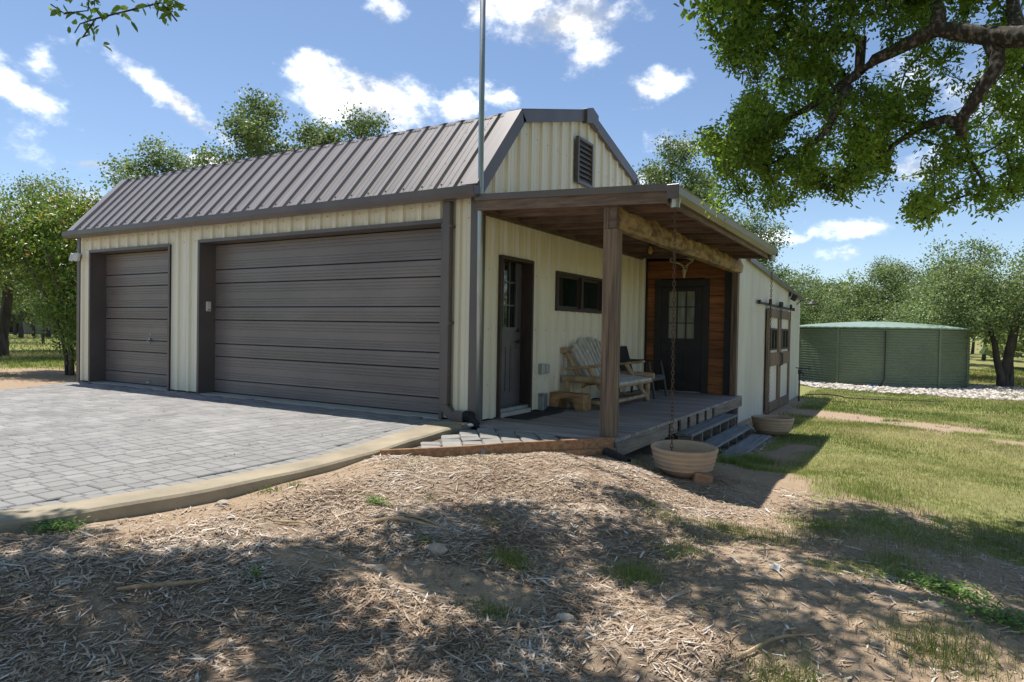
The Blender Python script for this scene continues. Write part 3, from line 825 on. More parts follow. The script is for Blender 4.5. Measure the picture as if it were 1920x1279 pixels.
box('door_threshold', 'galvanised', G, DX - .02, .01, DY0 + .04, DY1 - .04, .07, .112)
box('door_step', 'slab', G, -.16, .055, DY0 + .041, DY1 - .041, .004, .068, .006)
# slider window
w = thing('window', '', '', (0, 2.9, 1.44)); w['label'] = 'dark two-pane sliding window in the gable wall'; w.parent = G; w.matrix_parent_inverse = Matrix.Translation(-G.location)
for (y0, y1, z0, z1) in ((WY0, WY1, WZ0, WZ0 + .045), (WY0, WY1, WZ1 - .045, WZ1), (WY0, WY0 + .05, WZ0 + .045, WZ1 - .045), (WY1 - .05, WY1, WZ0 + .045, WZ1 - .045), (2.87, 2.94, WZ0 + .045, WZ1 - .045)):
    box('frame', 'frame_brown', w, -.08, .044, y0, y1, z0, z1)
for k, (y0, y1) in enumerate(((WY0 + .05, 2.87), (2.94, WY1 - .05))):
    xo = -.02 - .02 * k
    for (a, b, z0, z1) in ((y0, y1, WZ0 + .045, WZ0 + .08), (y0, y1, WZ1 - .08, WZ1 - .045), (y0, y0 + .035, WZ0 + .08, WZ1 - .08), (y1 - .035, y1, WZ0 + .08, WZ1 - .08)): box('sash', 'frame_brown', w, xo - .02, xo + .012, a, b, z0, z1)
    box('pane', 'pane_dark', w, xo - .012, xo - .006, y0 + .035, y1 - .035, WZ0 + .08, WZ1 - .08)
box('window_dark_sheet', 'dark_gap', G, -.20, -.142, WY0 - .05, WY1 + .05, WZ0 - .05, WZ1 + .05)  # solid near-black sheet standing in for the dark room inside
# louvred gable vent
lv = thing('louvre_vent', '', '', (0, 2.88, 3.5)); lv['label'] = 'brown louvred vent high in the gable'; lv.parent = G; lv.matrix_parent_inverse = Matrix.Translation(-G.location)
VY0, VY1, VZ0, VZ1 = 2.56, 3.12, 3.44, 4.15
box('backing', 'dark_gap', lv, .0375, .041, VY0, VY1, VZ0, VZ1)
for (y0, y1, z0, z1) in ((VY0, VY1, VZ0, VZ0 + .04), (VY0, VY1, VZ1 - .04, VZ1), (VY0, VY0 + .04, VZ0 + .04, VZ1 - .04), (VY1 - .04, VY1, VZ0 + .04, VZ1 - .04)): box('frame', 'brown_metal', lv, .041, .09, y0, y1, z0, z1)
for k in range(8):
    z = VZ0 + .05 + k * .078
    MB().add([(.042, VY0 + .041, z + .065), (.042, VY1 - .041, z + .065), (.08, VY1 - .041, z), (.08, VY0 + .041, z), (.033, VY0 + .041, z + .057), (.033, VY1 - .041, z + .057), (.077, VY1 - .041, z - .008), (.077, VY0 + .041, z - .008)],
             [(0, 1, 2, 3), (7, 6, 5, 4), (3, 2, 6, 7), (0, 4, 5, 1), (0, 3, 7, 4), (1, 5, 6, 2)]).build('slat', 'brown_metal', lv)
# downspout with elbow, adaptor and black flexible pipe
ds = thing('downspout', 'brown square downspout ending in a black corrugated elbow at the corner', 'downspout', (-.38, -.1, 0))
X0, X1 = -.475, -.365
box('pipe', 'brown_metal', ds, X0, X1, -.125, -.04, .20, 2.725, .006)
mb = MB(); mb.prism([(X0, .20), (X1, .20), (X1 + .13, .05), (X1 + .13, -.03 + .015), (X1 + .07, -.03 + .015), (X0 + .0, .14)], 'y', -.127, -.038); mb.build('elbow', 'brown_metal', ds, bevel=.004)
box('adaptor', 'brown_metal', ds, X1 + .09, X1 + .25, -.14, -.025, .006, .13, .008)
mb = MB(); pts = []; rad = []
for i in range(33):
    t = i / 32; a = t * PI * .5
    pts.append((X1 + .25 + .20 * math.sin(a), -.085 - .10 * (1 - math.cos(a)), .075 - .12 * (1 - math.cos(a)))); rad.append(.066 + (.006 if i % 2 else -.004))
mb.tube(pts, rad, 14); mb.build('corrugated_pipe', 'rubber', ds)
for z in (1.2, 2.4): box('strap', 'brown_metal', ds, X0 - .02, X1 + .02, -.128, -.03, z, z + .03)
# galvanised mast strapped to the corner
p = thing('mast_pole', 'tall thin galvanised steel pole strapped to the garage corner', 'pole', (.085, -.12, 0))
MB().tube([(.105, -.12, -.15), (.085, -.12, 2.4), (.055, -.12, 7.5)], .034, 14).build('pole', 'galvanised', p, smooth=True)
mb = MB(); mb.tube([(.085, -.12, 2.60), (.085, -.12, 2.64)], .042, 14); mb.box(.115, .15, -.13, -.11, 2.59, 2.65); mb.box(.02, .09, -.1, -.04, 2.605, 2.635); mb.build('clamp', 'galvanised', p)
# wall fittings of the garage front
k = thing('flood_light', 'small twin-head white security light high on the left garage corner', 'light', (-9.2, -.1, 2.38))
mb = MB(); mb.tube([(-9.20, -.03, 2.40), (-9.20, -.08, 2.40)], .05, 12); mb.build('base', 'brown_metal', k)
for s in (-1, 1): MB().box(-.055, .055, -.035, .035, -.075, .075, Matrix.Translation((-9.22 + s * .085, -.135, 2.38)) @ Matrix.Rotation(s * .5, 4, 'Z') @ Matrix.Rotation(-.25, 4, 'X')).build('lamp_head', 'white_paint', k, bevel=.01)
k = thing('keypad', 'small white keypad on the jamb of the wide garage door', 'keypad', (-5.47, .1, 1.4))
box('case', 'white_paint', k, -5.476, -5.445, .08, .16, 1.36, 1.52, .006); box('cover_lip', 'slab', k, -5.445, -5.441, .088, .152, 1.37, 1.40)

# ------------------------------------------------------------------ annex behind the porch
A = thing('annex_building', 'off-white grooved-panel annex with sliding barn doors behind the porch', 'building', (-1, 10, -.6))
AX, AY0, AY1 = 1.78, 6.02, 14.0
at = lambda y: 2.66 + (y - 6.0) * (2.17 - 2.66) / 8.0
MB().prism([(AY0 + .02, -.7), (AY1 - .01, -.7), (AY1 - .01, at(AY1) - .03), (AY0 + .02, at(AY0) - .03)], 'x', -5.0, AX - .014).build('wall_core', 'white_panel', A)


def groove(u0, u1, sp=.102):
    out = [(u0, .0), (u0 + .004, .01)]; k = math.ceil((u0 + .01) / sp)
    while k * sp < u1 - .012:
        u = k * sp; out += [(u - .009, .01), (u - .005, -.001), (u + .005, -.001), (u + .009, .01)]; k += 1
    return out + [(u1 - .004, .01), (u1, .0)]


cuts = [6.0, 7.22, 8.44, 9.66, 10.88, 12.1, 13.32, 14.0]
for i, (a, b) in enumerate(zip(cuts[:-1], cuts[1:])):
    seamz = 1.67 - (.06 if i in (1,) else 0)
    pr = groove(a, b)
    mb = MB(); mb.strip([(AX - .012 + dd, u, -.68) for u, dd in pr], [(AX - .012 + dd, u, seamz) for u, dd in pr]); mb.build('wall_panel', 'white_panel', A, recalc=False)
    mb = MB(); mb.strip([(AX - .010 + dd, u, seamz + .006) for u, dd in pr], [(AX - .010 + dd, u, at(u) - .02) for u, dd in pr]); mb.build('wall_panel', 'white_panel', A, recalc=False)
MB().prism([(5.5, at(5.5) - .03), (AY1 + .12, at(AY1 + .12) - .03), (AY1 + .12, at(AY1 + .12) + .03), (5.5, at(5.5) + .03)], 'x', -5.0, AX + .05).build('roof', 'roof_metal', A)
MB().prism([(6.6, at(6.6) - .07), (AY1 + .14, at(AY1 + .14) - .07), (AY1 + .14, at(AY1 + .14) + .035), (6.6, at(6.6) + .035)], 'x', AX + .052, AX + .085).build('roof_trim', 'brown_metal', A)
# wood clad end wall under the porch
FY = 6.0
MB().prism([(0.0, -.02), (1.70, -.02), (1.70, 2.50), (.0, 2.62)], 'y', FY - .006, FY + .018).build('wood_wall_backing', 'dark_gap', A)
z = .0; hs = [.17, .165, .18, .16, .175, .165, .17, .16, .18, .17, .165, .175, .16, .17, .18, .16]
for h in hs:
    if z > 2.5: break
    z1 = min(z + h - .006, 2.58); spans = [(.0, 1.70)]
    if z < 2.10: spans = [(.0, .30), (1.16, 1.70)]
    for a, b in spans: box('plank', 'cedar', A, a + .002, b - .002, FY - .024 - random.random() * .004, FY - .007, z, z1, .003)
    z += h
box('corner_board', 'black_paint', A, 1.545, 1.695, FY - .055, FY - .03, .0, 2.28); box('corner_board', 'black_paint', A, .0, .035, FY - .055, FY - .03, .0, 2.6)
box('corner_batten', 'white_panel', A, 1.7, 1.775, FY - .03, FY + .018, -.6, 2.5)
for (x0, x1, z0, z1) in ((.20, .33, .0, 2.03), (1.13, 1.26, .0, 2.03), (.20, 1.26, 2.03, 2.17)): box('door_casing', 'black_paint', A, x0, x1, FY - .06, FY - .0285, z0, z1, .004)
bd = thing('porch_door', '', '', (.73, FY, 0)); bd['label'] = 'black nine-pane door set in the red-brown plank wall'; bd.parent = A; bd.matrix_parent_inverse = Matrix.Translation(-A.location)
panel_door(bd, lambda u, dd, z: (.335 + u, FY - .008 - dd, .02 + z), .79, 2.0, 'black_paint', 'pane_pale', (.13, 1.0, .93), ((.1, .36, .18, .8), (.43, .69, .18, .8)))
mb = MB(); mb.tube([(.40, FY - .04, .93), (.40, FY - .09, .93)], .02, 10); mb.tube([(.40, FY - .085, .93), (.50, FY - .085, .93)], .009, 8); mb.build('door_handle', 'iron', bd)
MB().tube([(.40, FY - .04, 1.07), (.40, FY - .06, 1.07)], .025, 12).build('lock', 'iron', bd)
box('door_threshold', 'galvanised', A, .33, 1.13, FY - .09, FY - .03, .001, .02)
# sliding barn doors on a rail
ZB = -.60
for k, (y0, y1, lab) in enumerate(((8.68, 10.15, 'nearer barn-door leaf with cream panels'), (10.19, 11.75, 'farther barn-door leaf with cream panels'))):
    b = thing('barn_door', '', '', (AX + .05, (y0 + y1) / 2, ZB)); b['label'] = lab; b.parent = A; b.matrix_parent_inverse = Matrix.Translation(-A.location)
    xa, xb = AX + .035, AX + .085; T = 1.72
    for (a, c2, z0, z1) in ((y0, y0 + .16, ZB, T), (y1 - .16, y1, ZB, T)): box('stile', 'post_wood', b, xa, xb, a, c2, z0, z1)
    for (z0, z1) in ((ZB, ZB + .2), (.42, .72), (T - .2, T)): box('rail', 'post_wood', b, xa, xb - .003, y0 + .161, y1 - .161, z0, z1)
    box('infill_panel', 'white_panel', b, xa, xa + .012, y0 + .161, y1 - .161, ZB + .2, .42); box('infill_panel', 'white_panel', b, xa, xa + .012, y0 + .161, y1 - .161, .72, T - .2)
    wy0, wy1, wz0, wz1 = y0 + .33, y1 - .33, .78, 1.28
    fr = MB()
    for (a, c2, z0, z1) in ((wy0, wy1, wz0, wz0 + .04), (wy0, wy1, wz1 - .04, wz1), (wy0, wy0 + .05, wz0 + .04, wz1 - .04), (wy1 - .05, wy1, wz0 + .04, wz1 - .04), ((wy0 + wy1) / 2 - .012, (wy0 + wy1) / 2 + .012, wz0 + .04, wz1 - .04)): fr.box(xa + .012, xa + .04, a, c2, z0, z1)
    fo = fr.build('window_frame', 'frame_brown', b)
    box('pane', 'pane_dark', fo, xa + .0125, xa + .02, wy0 + .05, wy1 - .05, wz0 + .04, wz1 - .04)
    for yy in (y0 + .08, y1 - .08):
        mb = MB(); mb.box(xb, xb + .008, yy - .03, yy + .03, T - .22, T + .12); mb.tube([(xb - .02, yy, 1.86), (xb + .03, yy, 1.86)], .06, 14); mb.build('hanger', 'iron', b)
    yy = y1 - .08 if k == 0 else y0 + .08
    mb = MB(); mb.tube([(xb, yy, .40), (xb + .05, yy, .42), (xb + .05, yy, .68), (xb, yy, .70)], .012, 8); mb.build('pull_handle', 'iron', b)
rl = MB(); rl.box(AX + .045, AX + .055, 7.65, 12.35, 1.775, 1.825)
for y in (7.65, 12.3): rl.box(AX + .03, AX + .09, y - .03, y + .06, 1.77, 1.85)
for y in (8.0, 9.2, 10.4, 11.4, 12.1): rl.tube([(AX, y, 1.80), (AX + .05, y, 1.80)], .014, 8)
rl.build('door_rail', 'iron', A)
l = thing('gooseneck_lamp', 'dark dish-shaded lamp high on the annex wall', 'lamp', (AX + .02, 13.3, 2.05))
MB().tube([(AX, 13.3, 1.98), (AX + .12, 13.3, 2.10), (AX + .3, 13.3, 2.13), (AX + .38, 13.3, 2.07)], .012, 8).build('arm', 'iron', l)
MB().lathe([(.02, .10), (.05, .08), (.08, .05), (.21, .0), (.205, -.01), (.07, .035), (.0, .05)], (AX + .38, 13.3, 1.98), 24).build('shade', 'iron', l, smooth=True)
l = thing('security_light', 'small dark floodlight just under the annex eave', 'light', (AX, 11.9, 2.12))
mb = MB(); mb.tube([(AX, 11.9, 2.18), (AX + .05, 11.9, 2.18)], .05, 10); mb.build('base', 'iron', l); MB().box(-.05, .08, -.08, .08, -.09, .09, Matrix.Translation((AX + .12, 11.9, 2.12)) @ Matrix.Rotation(.5, 4, 'Y')).build('lamp_head', 'iron', l, bevel=.01)
l = thing('yard_hydrant', 'dark iron yard hydrant beside the barn doors', 'hydrant', (AX + .25, 12.3, -.62))
MB().tube([(AX + .25, 12.3, -.66), (AX + .25, 12.3, .12)], .022, 10).build('standpipe', 'iron', l)
mb = MB(); mb.tube([(AX + .25, 12.3, .10), (AX + .25, 12.3, .22)], .04, 10); mb.tube([(AX + .25, 12.3, .18), (AX + .36, 12.25, .10)], .022, 8); mb.build('head', 'iron', l)
MB().tube([(AX + .15, 12.3, .27), (AX + .25, 12.3, .25), (AX + .52, 12.2, .27)], .012, 8).build('lever', 'iron', l)
hp = []
for i in range(40):
    t = i / 39; hx, hy = 1.95 + 3.4 * t, 14.2 - .7 * math.sin(t * 3.0) + 1.2 * t; hp.append((hx, hy, float(gh(hx, hy)) + .03 + .05 * max(0, math.sin(t * 9)) * (t < .3)))
tag(MB().tube(hp, .018, 8).build('garden_hose', 'rubber', None, smooth=True), 'black garden hose lying on grass past the annex corner', 'hose')

# ------------------------------------------------------------------ porch
P = thing('timber_porch', 'open timber porch with plank deck, square post and rough log beam', 'porch', (.9, 3, 0))
y = -.16
i = 0
while y < 5.93:
    yb = min(y + .138, 5.965); x1 = 1.90 + random.uniform(-.006, .006)
    box('deck_board', 'deck_wood', P, .052, x1, y, yb, -.036, random.gauss(-.0, .0012), .003); y += .143; i += 1
# rims and framing
box('rim_board', 'deck_rim', P, 1.86, 1.898, -.135, 1.62, -.20, -.038, .003)
box('rim_board', 'deck_rim', P, 1.86, 1.898, 3.97, 5.96, -.19, -.038, .003)
box('rim_board', 'deck_rim', P, .06, 1.858, -.155, -.118, -.2, -.038)
for k in range(6):
    a = 1.72 + k * .452
    box('rim_block', 'deck_rim', P, 1.866, 1.894, a, a + .30, -.19, -.038, .003)
for k in range(13):
    yj = .2 + k * .46
    box('joist', 'dark_wood', P, .06, 1.855, yj, yj + .04, -.19, -.039)
for (px, py) in ((1.80, .05), (1.80, 1.6), (1.80, 4.0), (1.80, 5.9)): box('pier', 'deck_rim', P, px - .05, px + .04, py - .045, py + .045, -.75, -.192)
box('under_deck_shade', 'dark_gap', P, .06, 1.2, -.1, 5.9, -.75, -.25)  # near-black box paints in the shade below the deck
# post and beam
po = box('post', 'post_wood', P, 1.665, 1.825, -.085, .075, .002, 2.255, .006)
box('post_tongue', 'post_wood', P, 1.665, 1.725, -.084, .0, 2.2555, 2.53, .004); box('post_block', 'dark_wood', P, 1.728, 1.815, -.083, -.02, 2.258, 2.53, .004)
box('beam_cap', 'post_wood', P, 1.70, 1.81, FY - .2, FY - .06, .002, 2.27, .004)
bm_ = MB(); n = 70; ring = []
for i in range(n + 1):
    yy = -.015 + i / n * (FY - .04)
    e = (fbm(np.array([yy]), np.array([.3]), .35, 4)[0] - .5); sc_ = abs(math.sin(yy * 5.3 + math.sin(yy * 2.1) * 2))
    tz = 2.505 + e * .07 - .045 * (1 - sc_) ** 3; bx_ = 1.835 + (fbm(np.array([yy]), np.array([4.]), .22, 8)[0] - .5) * .13
    ring.append([(1.70, 2.265), (bx_ - .012 + e * .02, 2.262), (bx_ + .01, 2.30), (bx_ + .022 + e * .03, 2.38), (bx_ + .004 - e * .04, 2.46), (bx_ - .02, tz), (1.70, tz - .006)])
for i in range(n):
    for k in range(7):
        ya, yb = -.015 + i / n * (FY - .04), -.015 + (i + 1) / n * (FY - .04); kk = (k + 1) % 7
        bm_.add([(ring[i][k][0], ya, ring[i][k][1]), (ring[i][kk][0], ya, ring[i][kk][1]), (ring[i + 1][kk][0], yb, ring[i + 1][kk][1]), (ring[i + 1][k][0], yb, ring[i + 1][k][1])], [(0, 1, 2, 3)])
for i in (0, n):
    ya = -.015 + i / n * (FY - .04); bm_.add([(q[0], ya, q[1]) for q in ring[i]], [tuple(range(7))])
bm_.build('log_beam', 'beam_wood', P)
# rafters, roof, fascia
rz = lambda x: 2.70 - .042 * x                        # underside line of roof sheet
k = 0; yy = .34
while yy < 5.75:
    MB().prism([(.04, rz(.04) - .14), (2.36, rz(2.36) - .14), (2.36, rz(2.36) - .004), (.04, rz(.04) - .004)], 'y', yy - .02, yy + .02).build('rafter', 'dark_wood', P); yy += .56; k += 1
MB().prism([(.03, rz(.03)), (2.42, rz(2.42)), (2.42, rz(2.42) + .035), (.03, rz(.03) + .035)], 'y', -.165, 5.62).build('roof_deck', 'dark_wood', P)
MB().prism([(.05, rz(.05) + .037), (2.44, rz(2.44) + .037), (2.44, rz(2.44) + .05), (.05, rz(.05) + .05)], 'y', -.19, 5.64).build('roof_sheet', 'roof_metal', P)
MB().prism([(.05, rz(.05) - .135), (2.40, rz(2.40) - .135), (2.40, rz(2.40) - .002), (.05, rz(.05) - .002)], 'y', -.165, -.125).build('fascia_board', 'dark_wood', P, bevel=.003)
MB().prism([(.05, rz(.05) - .02), (2.43, rz(2.43) - .02), (2.43, rz(2.43) + .055), (.05, rz(.05) + .055)], 'y', -.20, -.191).build('drip_edge', 'brown_metal', P)
MB().prism([(.05, rz(.05) - .13), (2.36, rz(2.36) - .13), (2.36, rz(2.36) - .002), (.05, rz(.05) - .002)], 'y', 5.575, 5.61).build('fascia_board', 'dark_wood', P)
box('eave_board', 'dark_wood_y', P, 2.362, 2.398, -.12, 5.57, rz(2.4) - .14, rz(2.4) - .004)
zt = rz(2.42) + .03
gp = [(2.402, zt), (2.402, zt - .12), (2.46, zt - .125), (2.505, zt - .075), (2.515, zt - .01), (2.525, zt + .0), (2.517, zt + .006), (2.505, zt - .005), (2.495, zt - .07), (2.456, zt - .115), (2.41, zt - .11), (2.41, zt)]
MB().prism(gp, 'y', -.20, 5.62).build('gutter', 'gutter_metal', P)
box('gutter_end', 'brown_metal', P, 2.40, 2.526, -.212, -.201, zt - .13, zt + .012, .004); box('gutter_end', 'brown_metal', P, 2.405, 2.515, 5.621, 5.628, zt - .12, zt)
for yy in (-.09, 5.42): MB().lathe([(.055, 0), (.045, -.09), (.038, -.09), (.038, 0)], (2.455, yy, zt - .118), 16).build('gutter_outlet', 'galvanised', P)
box('ledger', 'dark_wood_y', P, .040, .078, -.10, 5.57, 2.54, 2.69)
# dark flashing bits where porch roof meets gable
box('flashing', 'brown_metal', P, .038, .06, .0, 5.6, rz(0) + .052, rz(0) + .10)
# steps
ST = thing('porch_steps', 'three weathered grey plank steps leading up to the deck', 'steps', (2.2, 3.2, -.5))
for (z, xa, xb, y0, y1) in ((-.195, 1.87, 2.11, 1.98, 4.62), (-.375, 2.08, 2.34, 2.12, 4.62), (-.475, 2.38, 2.66, 2.05, 4.5)):
    m_ = (xa + xb) / 2
    for a, b in ((xa, m_ - .004), (m_ + .004, xb)): box('tread', 'step_wood', ST, a, b, y0 + random.uniform(-.01, .01), y1 + random.uniform(-.01, .01), z - .036, z + random.uniform(-.002, .002), .004)
for k in range(6):
    yy = 2.02 + k * .508
    box('stringer', 'deck_rim', ST, 1.90, 2.09, yy, yy + .04, -.62, -.232); box('stringer', 'deck_rim', ST, 2.091, 2.32, yy + .06, yy + .10, -.65, -.412)

# ------------------------------------------------------------------ things on the porch
mt = MB(); rows = []
for i in range(13):
    t = i / 12; yy = .57 + 1.1 * t; zz = .012 + (.045 * max(0, (t - .86) / .14) ** 1.5)
    rows.append((yy, zz))
mt.strip([(.03 + .01, y, z) for y, z in rows], [(.39, y, z) for y, z in rows]); mt.strip([(.40, y, z - .012) for y, z in rows], [(.03, y, z - .012) for y, z in rows])
mt.strip([(.39, y, z) for y, z in rows], [(.40, y, z - .012) for y, z in rows])
mt.add([(.04, .57, .012), (.39, .57, .012), (.40, .57, 0), (.03, .57, 0)], [(0, 1, 2, 3)]); yy, zz = rows[-1]; mt.add([(.04, yy, zz), (.39, yy, zz), (.40, yy, zz - .012), (.03, yy, zz - .012)], [(3, 2, 1, 0)])
tag(mt.build('door_mat', 'rubber'), 'black rubber door mat with a curled end by the entry door', 'mat')
o = thing('outlet_box', 'grey metal outlet box on the gable wall beside the door', 'outlet', (.03, 1.62, .56))
box('box', 'galvanised', o, .03, .10, 1.49, 1.60, .52, .67, .006); box('cover', 'galvanised', o, .03, .12, 1.605, 1.69, .535, .655, .01)
o = thing('conduit_box', 'low grey utility box standing on the deck by the stool', 'box', (.06, 1.6, 0))
box('body', 'galvanised', o, .032, .12, 1.50, 1.64, .0, .22, .006); MB().prism([(.03, .222), (.125, .222), (.11, .25), (.03, .25)], 'y', 1.495, 1.645).build('lid', 'galvanised', o)
# slab stool with a cut-out arch
st = MB(); st.prism([(.02, 0), (.15, 0), (.19, .13), (.23, .16), (.37, .16), (.41, .13), (.45, 0), (.60, 0), (.585, .235), (.05, .245)], 'y', 1.84, 2.10)
tag(st.build('step_stool', 'stool_wood', None, bevel=.012), 'chunky wooden step stool with an arched cut-out in front of the bench', 'stool')
# log bench
B = thing('log_bench', 'rustic peeled-log bench with a fan back against the cream wall', 'bench', (.5, 3.0, 0))
YL, YR = 2.24, 3.86
for ys in (YL, YR):
    s = 1 if ys == YL else -1
    MB().tube([(.06, ys, .42), (.50, ys, .425), (.92, ys, .42)], [.052, .056, .055], 12).build('side_rail', 'log', B, smooth=False)
    MB().tube([(.13, ys, .0), (.13, ys, .40)], [.045, .042], 10).build('leg', 'log', B); MB().tube([(.80, ys, .0), (.82, ys, .40)], [.047, .043], 10).build('leg', 'log', B)
    MB().tube([(.12, ys, .09), (.82, ys, .09)], .032, 10).build('lower_rail', 'log', B)
    MB().tube([(.86, ys + s * .07, .015), (.62, ys + s * .06, .36), (.45, ys + s * .05, .60)], [.042, .04, .036], 10).build('brace', 'log', B)
    MB().tube([(.02, ys + s * .1, .88), (.36, ys + s * .1, .30)], .038, 10).build('back_post', 'log', B)
    MB().beam((.10, ys + s * .03, .565), (.76, ys + s * .03, .655), .115, .045).build('armrest', 'log', B, bevel=.012)
MB().tube([(.055, YL - .06, .845), (.055, YR + .06, .845)], [.045, .042], 12).build('back_rail', 'log', B); MB().tube([(.37, YL, .36), (.37, YR, .36)], .045, 12).build('seat_rail', 'log', B); MB().tube([(.86, YL, .35), (.86, YR, .35)], .045, 12).build('seat_rail', 'log', B)
MB().tube([(.80, YL, .1), (.80, YR, .1)], .03, 10).build('lower_rail', 'log', B)
for k in range(11):
    t = k / 10; yb = YL + .22 + t * (YR - YL - .44); yt = YL + .10 + t * (YR - YL - .20)
    H = .88 + .16 * math.sin(PI * t)
    a = Vector((.42, yb, .36)); b = Vector((.42 - (H - .36) * .52, yt, H)); MB().tube([a, a.lerp(b, .5), b], [.034, .042, .040], 8).build('back_slat', 'slat', B)
for k in range(9):
    xx = .42 + k * .058; MB().tube([(xx, YL + .06, .405 - .004 * k), (xx, YR - .06, .405 - .004 * k)], .030, 8).build('seat_slat', 'slat', B)
# dark armchair
Cc = thing('armchair', 'dark plastic armchair in the corner behind the log bench', 'chair', (.45, 4.55, 0))
for yy in (4.22, 4.86):
    MB().tube([(.16, yy, 0), (.18, yy, .3), (.10, yy, .62)], [.022, .024, .02], 8).build('leg', 'black_plastic', Cc); MB().tube([(.82, yy, 0), (.76, yy, .33), (.70, yy, .62)], [.022, .03, .022], 8).build('leg', 'black_plastic', Cc)
    MB().beam((.08, yy, .63), (.72, yy, .64), .06, .025).build('armrest', 'black_plastic', Cc, bevel=.006)
mb = MB(); mb.prism([(.20, .34), (.76, .40), (.80, .36), (.78, .30), (.70, .345), (.20, .30)], 'y', 4.25, 4.83); mb.build('seat', 'grey_plastic', Cc, bevel=.006)
for k in range(6):
    yy = 4.28 + k * .092; MB().beam((.22, yy + .04, .33), (.06, yy + .04, .88), .075, .018, (1, 0, 0)).build('back_slat', 'black_plastic', Cc, bevel=.004)
# caged bulb and deer skull
bl = thing('pendant_bulb', 'caged amber filament bulb hanging under the porch rafters', 'lamp', (.9, 3.7, 2.5))
bc = (.9, 3.62, 0)
MB().tube([(bc[0], bc[1], 2.66), (bc[0], bc[1], 2.54)], .022, 10).build('socket', 'iron', bl)
MB().lathe([(.008, 2.405), (.028, 2.42), (.036, 2.45), (.030, 2.49), (.016, 2.535)], (bc[0], bc[1], 0), 14).build('bulb', 'amber_glass', bl, smooth=True)
cg = MB()
for k in range(6):
    a = k * PI / 3; cg.tube([(bc[0] + r * math.cos(a), bc[1] + r * math.sin(a), z) for r, z in ((.02, 2.54), (.075, 2.46), (.065, 2.40), (.01, 2.37))], .004, 5)
cg.build('cage', 'iron', bl)
sk = thing('deer_skull', 'pale deer skull with antlers mounted above the porch door', 'skull', (.80, FY - .06, 2.2))
mb = MB(); pr = [((0, 0, .15), .03, .025), ((0, -.03, .13), .055, .045), ((0, -.05, .09), .06, .05), ((0, -.06, .04), .044, .04), ((0, -.07, -.02), .030, .03), ((0, -.075, -.07), .025, .024), ((0, -.075, -.10), .016, .015)]
vs = []; nn = 12; SX, SZ = .80, 2.29
for (cx, cy, cz), rx, ry in pr:
    for k in range(nn): a = 2 * PI * k / nn; vs.append((SX + cx + rx * math.cos(a), FY - .09 + cy + ry * math.sin(a), SZ + cz))
fs = [(i * nn + k, i * nn + (k + 1) % nn, (i + 1) * nn + (k + 1) % nn, (i + 1) * nn + k) for i in range(6) for k in range(nn)] + [tuple(range(nn)), tuple(range(6 * nn, 7 * nn))]
mb.add(vs, fs); mb.build('skull', 'bone', sk, smooth=True)
for s in (-1, 1):
    es = MB(); es.lathe([(.0, .0), (.014, .0), (.017, .004)], (0, 0, 0), 10); es.v = [(SX + s * .04 + v[0], FY - .185 - v[2], SZ + .075 + v[1]) for v in es.v]; es.build('eye_socket_shade', 'dark_gap', sk)  # flat near-black discs, the shade of the hollows put into colour
    mb = MB(); q = [(SX + s * .025, FY - .12, SZ + .12), (SX + s * .08, FY - .15, SZ + .17), (SX + s * .16, FY - .22, SZ + .20), (SX + s * .21, FY - .33, SZ + .20), (SX + s * .19, FY - .44, SZ + .22), (SX + s * .13, FY - .50, SZ + .25)]
    mb.tube(q, [.021, .018, .017, .015, .012, .006], 8); mb.tube([q[2], (SX + s * .17, FY - .26, SZ + .26), (SX + s * .155, FY - .29, SZ + .30)], [.014, .011, .004], 7); mb.tube([q[3], (SX + s * .225, FY - .35, SZ + .26), (SX + s * .21, FY - .37, SZ + .30)], [.013, .010, .004], 7)
    mb.build('antler', 'antler', sk, smooth=True)


# ------------------------------------------------------------------ rain chains and bowls
def chain(label, x, y, z0, z1, dx):
    t = thing('rain_chain', label, 'chain', (x, y, z1), 'rain chains')
    me = None; L = .052; n = int((z0 - z1) / (L * .80))
    for k in range(n):
        if me is None:
            mb = MB(); pts = []
            for i in range(12):
                a = 2 * PI * i / 12; pts.append((.015 * math.cos(a), 0, .026 * math.sin(a) * (1.0) + .0))
            mb.tube(pts + [pts[0]], .0042, 6, cap=False); me = mb.mesh('link', 'rust')
        o = bpy.data.objects.new('link', me); COL.objects.link(o); o.parent = t; o.matrix_parent_inverse = Matrix.Translation(-t.location)
        zz = z0 - (k + .5) * L * .80; sway = dx * (z0 - zz) / (z0 - z1)
        o.location = (x + sway, y, zz); o.rotation_euler = (0, 0, (k % 2) * PI / 2 + random.uniform(-.3, .3))
    return t


